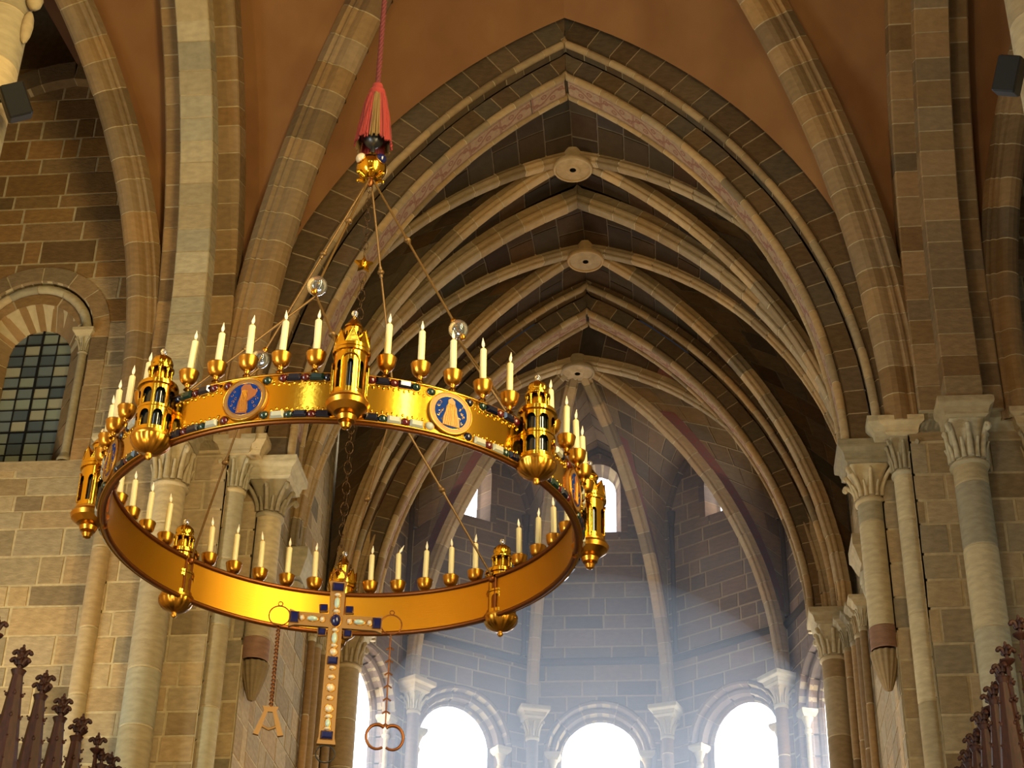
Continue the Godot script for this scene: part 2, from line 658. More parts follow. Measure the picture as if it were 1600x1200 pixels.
# a stone lying on the surface f(u, w), raised by h towards the point inside
func stone_on(parent: Node, f: Callable, u0: float, u1: float, w0: float, w1: float, nu: int, nw: int, h: float, kind: String, inside: Vector3, called: String, mt := "stone") -> void:
	var mid: Vector3 = f.call((u0 + u1) / 2, (w0 + w1) / 2)
	var nu_: Vector3 = f.call(u1, (w0 + w1) / 2) - f.call(u0, (w0 + w1) / 2)
	var nw_: Vector3 = f.call((u0 + u1) / 2, w1) - f.call((u0 + u1) / 2, w0)
	var nrm := nu_.cross(nw_).normalized()
	var flip := nrm.dot(inside - mid) < 0.0
	if flip: nrm = -nrm
	var iu := 0.012 / maxf(nu_.length(), 0.05) * (u1 - u0)
	var iw := 0.012 / maxf(nw_.length(), 0.05) * (w1 - w0)
	var lift := h + rng.randf_range(-0.006, 0.006)
	var rows := []
	for i in nu + 3:
		var row := PackedVector3Array()
		var ui := clampi(i - 1, 0, nu)
		var edge_u := i == 0 or i == nu + 2
		for j in nw + 3:
			var wj := clampi(j - 1, 0, nw)
			var edge := edge_u or j == 0 or j == nw + 2
			var u := lerpf(u0, u1, float(ui) / nu) if edge else lerpf(u0 + iu, u1 - iu, float(ui) / nu)
			var w := lerpf(w0, w1, float(wj) / nw) if edge else lerpf(w0 + iw, w1 - iw, float(wj) / nw)
			var q: Vector3 = f.call(u, w)
			row.append(q + nrm * (-0.004 if edge else lift))
		if flip: row.reverse()
		rows.append(row)
	var b := B.new()
	b.use_col = true
	b.col = tone(kind)
	b.grid(rows, false)
	put(b, called, mt, parent)


# coursed ashlar on a flat face: o lower left corner, u along, n outwards; openings in the face's own metres
func ashlar(parent: Node, o: Vector3, u: Vector3, n: Vector3, w: float, h: float, course: Vector2, length: Vector2, kind: String, openings := [], mt := "mortar", raise := 0.012, called := "ashlar_stone", bed := true, split_y := 0.0) -> void:
	var up := Vector3.UP
	if bed:
		var xs := [0.0]
		for op in openings:
			var cx := 0.0
			for q in op: cx += q.x / op.size()
			if cx > xs[-1] + 0.01 and cx < w - 0.01: xs.append(cx)
		xs.append(w)
		var bb := B.new()
		for i in xs.size() - 1:
			var parts := [PackedVector2Array([Vector2(xs[i], 0), Vector2(xs[i + 1], 0), Vector2(xs[i + 1], h), Vector2(xs[i], h)])]
			for op in openings:
				var next := []
				for q in parts: next.append_array(Geometry2D.clip_polygons(q, op))
				parts = next
			for q in parts:
				if q.size() > 2: bb.prism(o, u, up, n, q, -0.05, 0.0)
		put(bb, "mortar_bed", mt, parent)
	var y := 0.0
	var count := 0
	while y < h - 0.06 and count < 300:
		var ch := minf(rng.randf_range(course.x, course.y), h - y)
		if h - y - ch < 0.12: ch = h - y
		var x := -rng.randf_range(0.0, length.x * 0.9)
		while x < w:
			var ln := rng.randf_range(length.x, length.y)
			if rng.randf() < 0.12: ln *= 0.45
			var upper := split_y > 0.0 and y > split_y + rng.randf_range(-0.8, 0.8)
			var xa := maxf(x, 0.0)
			var xb := minf(x + ln, w)
			if w - xb < 0.12: xb = w
			x += ln
			if xb == w: x = w + 1.0
			if xb - xa < 0.05 or count >= 300: continue
			var g := 0.02
			var j := func() -> float: return rng.randf_range(-0.007, 0.007)
			var rect := PackedVector2Array([Vector2(xa + g + j.call(), y + g + j.call()), Vector2(xb - g + j.call(), y + g + j.call()), Vector2(xb - g + j.call(), y + ch - g + j.call()), Vector2(xa + g + j.call(), y + ch - g + j.call())])
			var polys := [rect]
			for op in openings:
				var next := []
				for q in polys: next.append_array(Geometry2D.clip_polygons(q, op))
				polys = next
			var b := B.new()
			b.use_col = true
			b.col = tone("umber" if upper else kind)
			for q in polys:
				if q.size() > 2 and absf(area(q)) > 0.008: b.prism(o, u, up, n, q, -0.01, raise + rng.randf_range(-0.006, 0.008), 0.012)
			if b.v.size() > 2:
				put(b, called, "stone", parent)
				count += 1
		y += ch


func area(q: PackedVector2Array) -> float:
	var s := 0.0
	for i in q.size():
		var k := (i + 1) % q.size()
		s += q[i].x * q[k].y - q[k].x * q[i].y
	return s / 2


# outline of a round-headed opening, counter-clockwise from the lower right corner
func round_head(cx: float, y0: float, spring: float, r: float, steps := 20, rise := 1.0) -> PackedVector2Array:
	var p := PackedVector2Array([Vector2(cx - r, y0), Vector2(cx + r, y0)])
	for i in steps + 1:
		var a := PI * i / steps
		p.append(Vector2(cx + r * cos(a), spring + r * rise * sin(a)))
	return p


# ---------------------------------------------------------------- columns, capitals, corbels
func capital_mesh(p: Vector3, r: float, half: float, h: float, turn := 0.0, leaves := 8) -> B:
	var b := B.new()
	b.use_col = true
	b.col = tone("light")
	var rows := []
	var segs := 48
	for i in 11:
		var t := i / 10.0
		var row := PackedVector3Array()
		for k in segs:
			var a := TAU * k / segs
			var sq := 1.0 / maxf(absf(cos(a)), absf(sin(a)))
			var out := lerpf(r * 0.97, half * 0.90 * lerpf(1.0, sq, 0.75), pow(t, 2.8))
			out += 0.04 * r * sin(PI * t) * cos(a * leaves) + 0.02 * r * sin(t * 9.0) * cos(a * leaves * 2)
			row.append(p + Vector3(sin(a + turn) * out, h * t, cos(a + turn) * out))
		rows.append(row)
	b.grid(rows, true, false, true)
	# tall leaves with curled tips, largest under the corners
	for k in 8:
		var a := TAU * k / 8.0 + turn + PI / 4
		var corner := k % 2 == 0
		var far := half * (1.30 if corner else 0.98)
		var dir := Vector3(sin(a), 0, cos(a))
		var pts := PackedVector3Array()
		for i in 8:
			var t := i / 7.0
			pts.append(p + dir * (lerpf(r * 1.02, far, pow(t, 1.7)) + 0.03 * r) + Vector3.UP * h * lerpf(0.06, 0.84, pow(t, 0.8)))
		b.tube(pts, r * 0.2, 6, false, 0.75)
		var curl := PackedVector3Array()
		var cr := r * (0.24 if corner else 0.17)
		for i in 10:
			var ang := i * 0.62
			curl.append(p + dir * (far + cr * (sin(ang) * (1.0 - i * 0.07))) + Vector3.UP * (h * 0.84 - cr + cr * cos(ang) * (1.0 - i * 0.07)))
		b.tube(curl, r * (0.15 if corner else 0.11), 6, false, 0.7)
		b.ball(p + dir * far + Vector3.UP * (h * 0.84 - cr), Vector3.ONE * cr * 0.75, 8, 5)
	for k in 8:
		var a := TAU * (k + 0.5) / 8.0 + turn + PI / 4
		var dir := Vector3(sin(a), 0, cos(a))
		var pts := PackedVector3Array()
		for i in 6:
			var t := i / 5.0
			pts.append(p + dir * lerpf(r * 1.0, r * 1.25 + (half - r) * 0.25, t * t) + Vector3.UP * h * lerpf(0.04, 0.5, t))
		b.tube(pts, r * 0.17, 6, false, 0.55)
	return b


# moulded slab: rectangle half sizes hx, hz swept with a profile of (overhang, height)
func moulding(b: B, p: Vector3, hx: float, hz: float, prof: Array, turn := 0.0) -> void:
	var rows := []
	for q in prof:
		var row := PackedVector3Array()
		for e in [[1, 1], [1, -1], [-1, -1], [-1, 1]]:
			row.append(p + Vector3((hx + q.x) * e[0], q.y, (hz + q.x) * e[1]).rotated(Vector3.UP, turn))
		rows.append(row)
	b.grid(rows, false, false, true)
	var e: PackedVector3Array = rows[0].duplicate()
	e.reverse()
	b.poly(e)
	b.poly(rows[rows.size() - 1])


func column(label: String, p: Vector3, r: float, top: float, drum: float, cap_h: float, half: float, slab: float, kind := "light", turn := 0.0, corbel := false) -> Node3D:
	var o := struct("column", label, "column")
	var yb := p.y
	var shaft_top := top - slab - cap_h
	var b := B.new()
	b.lathe(Vector3(p.x, 0, p.z), [Vector2(r - 0.012, yb), Vector2(r - 0.012, shaft_top)], 20, true)
	put(b, "mortar_core", "mortar", o)
	var y := yb
	while y < shaft_top - 0.02:
		var dh := minf(drum * rng.randf_range(0.75, 1.25), shaft_top - y)
		if shaft_top - y - dh < 0.25: dh = shaft_top - y
		b = B.new()
		b.use_col = true
		b.col = tone(kind)
		b.lathe(Vector3(p.x, y, p.z), [Vector2(r - 0.02, 0.008), Vector2(r, 0.025), Vector2(r, dh - 0.025), Vector2(r - 0.02, dh - 0.008)], 24, false)
		put(b, "shaft_drum", "stone", o)
		y += dh
	b = B.new()
	b.use_col = true
	b.col = tone("light")
	b.lathe(Vector3(p.x, shaft_top, p.z), [Vector2(r, -0.05), Vector2(r * 1.15, -0.03), Vector2(r * 1.18, 0.0), Vector2(r * 1.12, 0.035), Vector2(r, 0.05)], 24, true)
	put(b, "necking_ring", "stone", o)
	put(capital_mesh(Vector3(p.x, shaft_top + 0.03, p.z), r, half, cap_h - 0.03, turn), "capital", "stone", o)
	b = B.new()
	b.use_col = true
	b.col = tone("light")
	moulding(b, Vector3(p.x, top - slab, p.z), half, half, [Vector2(-0.02, 0), Vector2(0.03, 0.04), Vector2(0.03, slab * 0.25), Vector2(0.06, slab * 0.5), Vector2(0.13, slab * 0.62), Vector2(0.14, slab * 0.7), Vector2(0.14, slab)], turn)
	put(b, "abacus", "stone", o)
	if corbel:
		b = B.new()
		b.use_col = true
		b.col = Color(0.56, 0.42, 0.33).srgb_to_linear()
		b.lathe(Vector3(p.x, yb - 0.42, p.z), [Vector2(r * 0.99, 0), Vector2(r * 1.03, 0.02), Vector2(r * 1.03, 0.40), Vector2(r * 0.99, 0.42)], 24, false)
		put(b, "red_drum", "stone", o)
		b = B.new()
		b.use_col = true
		b.col = tone("wall")
		b.lathe(Vector3(p.x, yb - 1.12, p.z - r * 0.4), [Vector2(0.02, 0), Vector2(r * 0.28, 0.02), Vector2(r * 0.55, 0.2), Vector2(r * 0.88, 0.48), Vector2(r * 1.02, 0.70)], 64, true, 14, 0.05)
		put(b, "fluted_corbel", "stone", o)
	return o


func side_face(sx: int, d: float, z0: float, z1: float) -> Array:   # face at offset d that looks to the axis; returns [o.xz as Vector3, u, n, width]
	if sx > 0: return [Vector3(X0 + d, 0, minf(z0, z1)), Vector3(0, 0, 1), Vector3(-1, 0, 0), absf(z1 - z0)]
	return [Vector3(X0 - d, 0, maxf(z0, z1)), Vector3(0, 0, -1), Vector3(1, 0, 0), absf(z1 - z0)]


func crossing_pier(sx: int) -> void:
	var side := "left" if sx < 0 else "right"
	var w := struct("wall_%s_pier" % side, "stepped ashlar crossing pier behind the columns on the %s side" % side, "pier")
	var y0 := 10.0
	for f in [[6.3, 8.35, -28.0], [5.8, 6.3, -28.6]]:
		var xa: float = minf(X0 + sx * f[0], X0 + sx * f[1])
		ashlar(w, Vector3(xa, y0, f[2]), Vector3(1, 0, 0), Vector3(0, 0, 1), f[1] - f[0], YS - 0.1 - y0, Vector2(0.42, 0.75), Vector2(0.5, 1.0), "wall")
	for f in [[6.3, -28.0, -28.6], [5.8, -28.6, -29.5], [8.35, -28.0, -28.9]]:
		var s := side_face(sx if f[0] < 8.0 else -sx, f[0] if f[0] < 8.0 else f[0] - 0.0, f[1], f[2])
		if f[0] > 8.0: s[0].x = X0 + sx * f[0]
		ashlar(w, s[0] + Vector3(0, y0, 0), s[1], s[2], s[3], YS - 0.1 - y0, Vector2(0.42, 0.75), Vector2(0.5, 1.0), "wall")
	var b := B.new()
	b.box(Transform3D(Basis(), Vector3(X0 + sx * 7.3, 5.0, -29.0)), Vector3(1.1, 5.0, 1.0), 0.02)
	put(b, "pier_foot", "mortar", w)
	# impost slabs over the pier steps
	b = B.new()
	b.use_col = true
	b.col = tone("light")
	var prof := [Vector2(0, 0), Vector2(0.02, 0.1), Vector2(0.1, 0.22), Vector2(0.13, 0.26), Vector2(0.13, 0.38)]
	moulding(b, Vector3(X0 + sx * 7.32, YS - 0.4, -28.9), 1.02, 0.9, prof)
	moulding(b, Vector3(X0 + sx * 6.36, YS - 0.4, -28.78), 0.64, 0.78, prof)
	put(b, "impost", "stone", w)
	var tall := "on the right, with a leafy capital" if sx > 0 else "on the left, its capital hidden by the chandelier"
	column("thickest pale column of the crossing pier %s" % tall, Vector3(X0 + sx * 7.28, 9.6, -27.75), 0.30, YS - 0.02, 1.35, 0.85, 0.36, 0.36)
	column("slender column in the middle of the %s crossing pier" % side, Vector3(X0 + sx * 6.2, 9.6, -28.25), 0.2, YS - 0.04, 1.5, 0.72, 0.27, 0.34)
	column("short column on a fluted corbel at the choir edge of the %s pier" % side, Vector3(X0 + sx * 5.62, 14.05, -28.78), 0.25, YS - 0.3, 1.3, 0.66, 0.42, 0.42, "light", 0.0, true)
	column("thin column on the transept side of the %s crossing pier" % side, Vector3(X0 + sx * 8.5, 9.6, -28.05), 0.19, YS - 0.04, 1.45, 0.7, 0.26, 0.34, "wall")


# rib and arch profiles as (depth, radial) with the soffit at radial 0
const RIB := [Vector2(-0.085, 0.0), Vector2(0.085, 0.0), Vector2(0.105, 0.02), Vector2(0.105, 0.06), Vector2(0.13, 0.07), Vector2(0.155, 0.09), Vector2(0.165, 0.12), Vector2(0.155, 0.15), Vector2(0.13, 0.17), Vector2(0.13, 0.3), Vector2(-0.13, 0.3), Vector2(-0.13, 0.17), Vector2(-0.155, 0.15), Vector2(-0.165, 0.12), Vector2(-0.155, 0.09), Vector2(-0.13, 0.07), Vector2(-0.105, 0.06), Vector2(-0.105, 0.02)]
const BIG_RIB := [Vector2(-0.2, -0.02), Vector2(-0.1, -0.07), Vector2(0.02, -0.08), Vector2(0.13, -0.05), Vector2(0.21, 0.02), Vector2(0.25, 0.11), Vector2(0.27, 0.2), Vector2(0.33, 0.22), Vector2(0.36, 0.27), Vector2(0.36, 0.33), Vector2(0.44, 0.36), Vector2(0.44, 0.6), Vector2(-0.44, 0.6), Vector2(-0.44, 0.36), Vector2(-0.36, 0.33), Vector2(-0.36, 0.27), Vector2(-0.33, 0.22), Vector2(-0.28, 0.18), Vector2(-0.26, 0.08)]


func shrunk(prof: Array, k: float) -> Array:
	var out := []
	for q in prof: out.append(Vector2(q.x * k, q.y * k + 0.01))
	return out


func inner_prof(depth: float, top: float) -> Array:
	return [Vector2(0.13, 0.05), Vector2(depth - 0.13, 0.05), Vector2(depth - 0.13, 0.12), Vector2(depth, 0.14), Vector2(depth, top), Vector2(0.0, top), Vector2(0.0, 0.17), Vector2(0.09, 0.13)]


func outer_prof(depth: float, r0: float, r1: float) -> Array:
	return [Vector2(0.12, r0 + 0.04), Vector2(depth, r0 + 0.04), Vector2(depth, r1), Vector2(0.0, r1), Vector2(0.0, r0 + 0.21), Vector2(0.09, r0 + 0.16)]


func roll_prof(cx: float, cy: float, r: float) -> Array:
	var out := []
	for k in 10: out.append(Vector2(cx - cos(TAU * k / 10) * r, cy + sin(TAU * k / 10) * r))
	return out


func crossed(prof: Array, k: int) -> Array:
	var out := []
	for q in prof: out.append(Vector2(q.x * k, q.y))
	if k < 0: out.reverse()
	return out


func transverse_arch(label: String, z: float, a: float, y0: float, rise: float, inner_depth: float, outer_front: float, r0: float, r1: float, stone: float, kind: String) -> void:
	var o := struct("arch", label, "arch")
	for sx in [-1, 1]:
		var h := Vector3(-sx, 0, 0)
		var bin := h.cross(Vector3.UP)
		var stop := [Vector3(X0 + sx * 0.002, 0, 0), h]
		var p := half_arch(Vector3(X0 + sx * a, y0, z), h, a, rise, 0.0, 40, 0.4)
		voussoirs(o, "voussoir", p, bin, crossed(inner_prof(inner_depth, r0), sx), stone, kind, 0.0, -1.0, 0.025, true, 2, stop)
		voussoirs(o, "roll_stone", p, bin, crossed(roll_prof(0.045, 0.06, 0.082), sx), stone * 1.2, "rib", 0.0, -1.0, 0.02, false, 3, stop)
		voussoirs(o, "roll_stone", p, bin, crossed(roll_prof(inner_depth - 0.055, 0.055, 0.07), sx), stone * 1.2, "rib", 0.0, -1.0, 0.02, false, 3, stop)
		var l := lengths(p)
		painted_strip(o, p, bin, sx * 0.15, sx * (inner_depth - 0.14), 0.042, 0.6, l[l.size() - 1] - 0.42)
		if r1 > 0.0:
			var po := half_arch(Vector3(X0 + sx * a, y0, z + outer_front), h, a, rise, 0.0, 40, 0.95)
			voussoirs(o, "outer_voussoir", po, bin, crossed(outer_prof(outer_front + 0.02, r0, r1), sx), stone * 1.05, "shade", 0.0, -1.0, 0.025, true, 2, stop)
			voussoirs(o, "roll_stone", po, bin, crossed(roll_prof(0.045, r0 + 0.08, 0.085), sx), stone * 1.2, "rib", 0.0, -1.0, 0.02, false, 3, stop)


func single_rib(called: String, label: String, s: Vector3, e: Vector3, prof: Array, stone: float, kind: String, elliptic := false, rise_k := 0.0) -> PackedVector3Array:
	var flat := Vector3(e.x - s.x, 0, e.z - s.z)
	var a := flat.length()
	var h := flat / a
	var rise := e.y - s.y
	var p := half_arch(s, h, a, rise, rise_k)
	if rise_k > 0.0: p = half_arch(s, h, a, rise - rise_k, rise_k)
	var o := struct(called, label, "rib")
	voussoirs(o, "rib_stone", p, h.cross(Vector3.UP), prof, stone, kind)
	return p


func raised(p: PackedVector3Array, dy: float) -> PackedVector3Array:
	var q := PackedVector3Array()
	for e in p: q.append(e + Vector3.UP * dy)
	return q


func boss(label: String, at: Vector3, r: float) -> void:
	var p := at - Vector3.UP * 0.12
	var o := struct("keystone", label, "keystone")
	var b := B.new()
	b.use_col = true
	b.col = tone("rib")
	b.lathe(p, [Vector2(r * 0.55, 0.4), Vector2(r * 0.6, 0.06), Vector2(r * 0.98, 0.02), Vector2(r, -0.02), Vector2(r, -0.06), Vector2(r * 0.96, -0.09), Vector2(r * 0.88, -0.09), Vector2(r * 0.85, -0.06)], 36, false)
	put(b, "rim", "stone", o)
	b = B.new()
	b.use_col = true
	b.col = tone("rib")
	var rows := []
	for i in 6:
		var row := PackedVector3Array()
		var rr: float = [0.85, 0.66, 0.44, 0.36, 0.3, 0.16][i] * r
		for k in 48:
			var a := TAU * k / 48
			row.append(p + Vector3(sin(a) * rr, [-0.06, -0.075 + 0.015 * cos(a * 12), -0.06, -0.10, -0.10, -0.08][i], cos(a) * rr))
		rows.append(row)
	b.grid(rows, true, false, true)
	put(b, "rosette", "stone", o)
	b = B.new()
	b.lathe(p, [Vector2(0.16 * r, -0.085), Vector2(0.13 * r, 0.1), Vector2(0.001, 0.1)], 16, false)
	put(b, "bell_rope_hole", "iron", o)


# ---------------------------------------------------------------- crossing
func build_crossing() -> void:
	transverse_arch("wide pointed choir arch of two stone orders, nearest under the orange vault", -28.3, 5.15, 17.6, 9.15, 0.75, 0.3, 0.55, 1.42, 0.5, "shade")
	for sx in [-1, 1]:
		crossing_pier(sx)
		var side := "left" if sx < 0 else "right"
		var o := struct("arch", "tall stepped transept arch rising beside the orange vault on the %s" % side, "arch")
		var h := Vector3(0, 0, 1)
		var p := half_arch(Vector3(X0 + sx * 7.28, YS - 0.02, -27.3), h, 4.7, 8.26, 1.9)
		var bin := h.cross(Vector3.UP)
		voussoirs(o, "voussoir", p, bin, [Vector2(-0.335, 0.02), Vector2(-0.315, 0.0), Vector2(0.315, 0.0), Vector2(0.335, 0.02), Vector2(0.335, 0.46), Vector2(-0.335, 0.46)], 0.48, "light" if sx < 0 else "warm")
		for s2 in [-1, 1]:
			var prof := [Vector2(0.29, 0.45), Vector2(0.74, 0.45), Vector2(0.77, 0.48), Vector2(0.77, 1.0), Vector2(0.29, 1.0)]
			voussoirs(o, "outer_voussoir", p, bin, crossed(prof, s2), 0.5, "warm")
		# diagonal rib and plaster webs
		var corner := Vector3(X0 + sx * 6.05, 17.75, -27.95)
		var crown := Vector3(X0, 30.6, -22.6)
		var d := single_rib("rib", "broad rounded diagonal rib crossing the orange vault on the %s" % side, corner, crown, crossed(BIG_RIB, -sx), 0.55, "warm")
		var back := raised(d, 0.42)
		var east := half_arch(Vector3(X0 + sx * 6.35, 17.9, -27.85), Vector3(-sx, 0, 0), 6.35, 10.15)
		var c := struct("ceiling_east_%s" % side, "orange plastered vault web above the choir arch, %s half" % side, "vault")
		web(c, east, back, 1, 1.0, "wall", 0.35, "plaster", 0.0, true)
		var flank := half_arch(Vector3(X0 + sx * 6.62, 17.9, -28.3), h, 5.6, 9.2, 1.9)
		c = struct("ceiling_%s" % side, "orange plastered vault web between the diagonal rib and the %s transept arch" % side, "vault")
		web(c, flank, back, 1, 1.0, "wall", 0.3, "plaster", 0.0, true)
		var west := half_arch(Vector3(X0 + sx * 6.35, 17.9, -17.4), Vector3(-sx, 0, 0), 6.35, 10.15)
		var back_w := PackedVector3Array()
		for q in back: back_w.append(Vector3(q.x, q.y, -45.2 - q.z))
		var flank_w := PackedVector3Array()
		for q in flank: flank_w.append(Vector3(q.x, q.y, -45.2 - q.z))
		c = struct("ceiling_west_%s" % side, "orange plastered vault web over the nave side of the crossing, %s half" % side, "vault")
		web(c, west, back_w, 1, 1.0, "wall", 0.35, "plaster", 0.4, true)
		web(c, flank_w, back_w, 1, 1.0, "wall", 0.3, "plaster", 0.4, true)


# ---------------------------------------------------------------- choir
func build_choir() -> void:
	var corner_z := [-29.25, -32.6, -36.3]
	var bosses := [Vector3(X0, 26.45, -30.85), Vector3(X0 + 0.08, 26.55, -34.55)]
	# cross rib between the bays
	var o := struct("arch", "plain pointed cross rib between the two choir bays", "arch")
	for sx in [-1, 1]:
		var h := Vector3(-sx, 0, 0)
		var stop := [Vector3(X0 + sx * 0.002, 0, 0), h]
		var p := half_arch(Vector3(X0 + sx * 5.95, 17.6, -32.6), h, 5.95, 8.95, 0.0, 40, 0.4)
		voussoirs(o, "rib_stone", p, h.cross(Vector3.UP), shrunk(RIB, 1.35), 0.62, "rib", 0.0, -1.0, 0.025, true, 2, stop)
	transverse_arch("pointed apse arch of two orders at the far end of the choir", -36.6, 5.0, 17.6, 8.6, 0.6, 0.3, 0.5, 1.05, 0.5, "shade")
	for bay in 2:
		boss("round carved keystone of the %s choir bay" % ["nearer", "farther"][bay], bosses[bay], 0.45)
		var arcs := []
		for k in 2:
			for sx in [-1, 1]:
				var s := Vector3(X0 + sx * (5.85 if bay + k != 2 else 5.6), 17.7, corner_z[bay + k] + [-0.25, 0.25][k])
				var side := "left" if sx < 0 else "right"
				arcs.append(single_rib("rib", "slim diagonal rib in the %s choir bay, %s %s arm" % [["nearer", "farther"][bay], ["front", "rear"][k], side], s, bosses[bay] + Vector3(0, 0.02, 0), shrunk(RIB, 1.0), 0.62, "rib"))
		for sx in [-1, 1]:
			var side := "left" if sx < 0 else "right"
			var i := 0 if sx < 0 else 1
			var front := raised(arcs[i], 0.2)
			var rear := raised(arcs[2 + i], 0.2)
			var ta := half_arch(Vector3(X0 + sx * (5.85 if bay == 0 else 6.1), 17.75, -29.0 if bay == 0 else -32.75), Vector3(-sx, 0, 0), 5.85 if bay == 0 else 6.1, 9.3 if bay == 0 else 9.35)
			var tb := half_arch(Vector3(X0 + sx * (6.1 if bay == 0 else 5.85), 17.75, -32.45 if bay == 0 else -36.35), Vector3(-sx, 0, 0), 6.1 if bay == 0 else 5.85, 9.35 if bay == 0 else 9.3)
			var c := struct("ceiling_choir", "dark stone vault web on the %s of the %s choir bay" % [side, ["nearer", "farther"][bay]], "vault")
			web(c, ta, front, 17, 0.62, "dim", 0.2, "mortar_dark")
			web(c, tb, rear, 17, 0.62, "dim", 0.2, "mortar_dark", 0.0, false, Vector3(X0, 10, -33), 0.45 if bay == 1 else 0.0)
			var za: float = corner_z[bay] + 0.0
			var zb: float = corner_z[bay + 1]
			var half := (za - zb) / 2
			var wx: float = X0 + sx * 6.05
			var wa := half_arch(Vector3(wx, 17.75, za), Vector3(0, 0, -1), half, 3.6, 4.6)
			var wb := half_arch(Vector3(wx, 17.75, zb), Vector3(0, 0, 1), half, 3.6, 4.6)
			web(c, wa, front, 18, 0.7, "dark_brown", 0.15, "mortar_dark")  # side webs in a dark brown, lighter than the cross webs
			web(c, wb, rear, 18, 0.7, "dark_brown", 0.15, "mortar_dark")
	for sx in [-1, 1]:
		var side := "left" if sx < 0 else "right"
		var w := struct("wall_choir_%s" % side, "ashlar side wall of the choir on the %s between the piers" % side, "wall")
		var s := side_face(sx, 6.08, -29.5, -36.2)
		ashlar(w, s[0] + Vector3(0, 9.5, 0), s[1], s[2], s[3], 16.5, Vector2(0.4, 0.6), Vector2(0.7, 1.3), "wall")
		# corbel of the cross rib
		var k := struct("corbel", "tapering stone corbel carrying the cross rib on the %s choir wall" % side, "corbel")
		var b := B.new()
		b.use_col = true
		b.col = tone("light")
		b.lathe(Vector3(X0 + sx * 5.98, 16.0, -32.6), [Vector2(0.03, 0), Vector2(0.12, 0.1), Vector2(0.15, 0.35), Vector2(0.24, 0.7), Vector2(0.22, 0.95)], 20, true, 8, 0.06)
		put(b, "carved_cone", "stone", k)
		b = B.new()
		b.use_col = true
		b.col = tone("light")
		moulding(b, Vector3(X0 + sx * 5.98, 17.0, -32.6), 0.24, 0.34, [Vector2(-0.02, 0), Vector2(0.02, 0.08), Vector2(0.1, 0.3), Vector2(0.14, 0.36), Vector2(0.14, 0.6)])
		put(b, "abacus", "stone", k)
		# clustered shafts of the apse pier
		column("broad half column of the apse pier on the %s, under a leafy capital" % side, Vector3(X0 + sx * 5.45, 9.5, -36.45), 0.27, 17.72, 1.3, 0.75, 0.36, 0.34, "wall")
		var n_ := 0
		for q in [[5.72, -35.95, 0.09], [5.85, -35.6, 0.09], [5.92, -35.2, 0.1], [5.96, -34.8, 0.085]]:
			n_ += 1
			column("thin dark shaft on the %s choir wall, number %s from the apse pier" % [side, ["one", "two", "three", "four"][n_ - 1]], Vector3(X0 + sx * q[0], 9.5, q[1]), q[2], 17.35, 2.4, 0.5, 0.14, 0.2, "warm")


# ---------------------------------------------------------------- apse
func apse_at(deg: float, r: float, y: float) -> Vector3:
	var a := deg_to_rad(deg)
	return Vector3(APSE.x + r * sin(a), y, APSE.z - r * cos(a))


func arch_path(o: Vector3, u: Vector3, cx: float, y0: float, spring: float, r: float) -> PackedVector3Array:
	var p := PackedVector3Array()
	for i in 8: p.append(o + u * (cx - r) + Vector3.UP * lerpf(y0, spring, i / 8.0))
	for i in 25:
		var a := PI - PI * i / 24
		p.append(o + u * (cx + r * cos(a)) + Vector3.UP * (spring + r * sin(a)))
	for i in 8: p.append(o + u * (cx + r) + Vector3.UP * lerpf(spring, y0, (i + 1) / 8.0))
	return p


func pane(parent: Node, o: Vector3, u: Vector3, n: Vector3, cx: float, y0: float, spring: float, r: float, depth: float, mt := "daylight", called := "pane") -> void:
	var b := B.new()
	b.prism(o, u, Vector3.UP, n, round_head(cx, y0, spring, r), -depth - 0.03, -depth)
	put(b, called, mt, parent)


func window_light(called: String, at: Vector3, n: Vector3, size: Vector2, energy: float, color: Color) -> void:
	var l := AreaLight3D.new()
	l.name = called
	l.area_size = size
	l.area_normalize_energy = true
	l.light_energy = energy
	l.light_color = color
	l.shadow_enabled = true
	l.area_range = 90.0
	add_child(l, true)
	l.look_at_from_position(at, at + n, Vector3.UP)


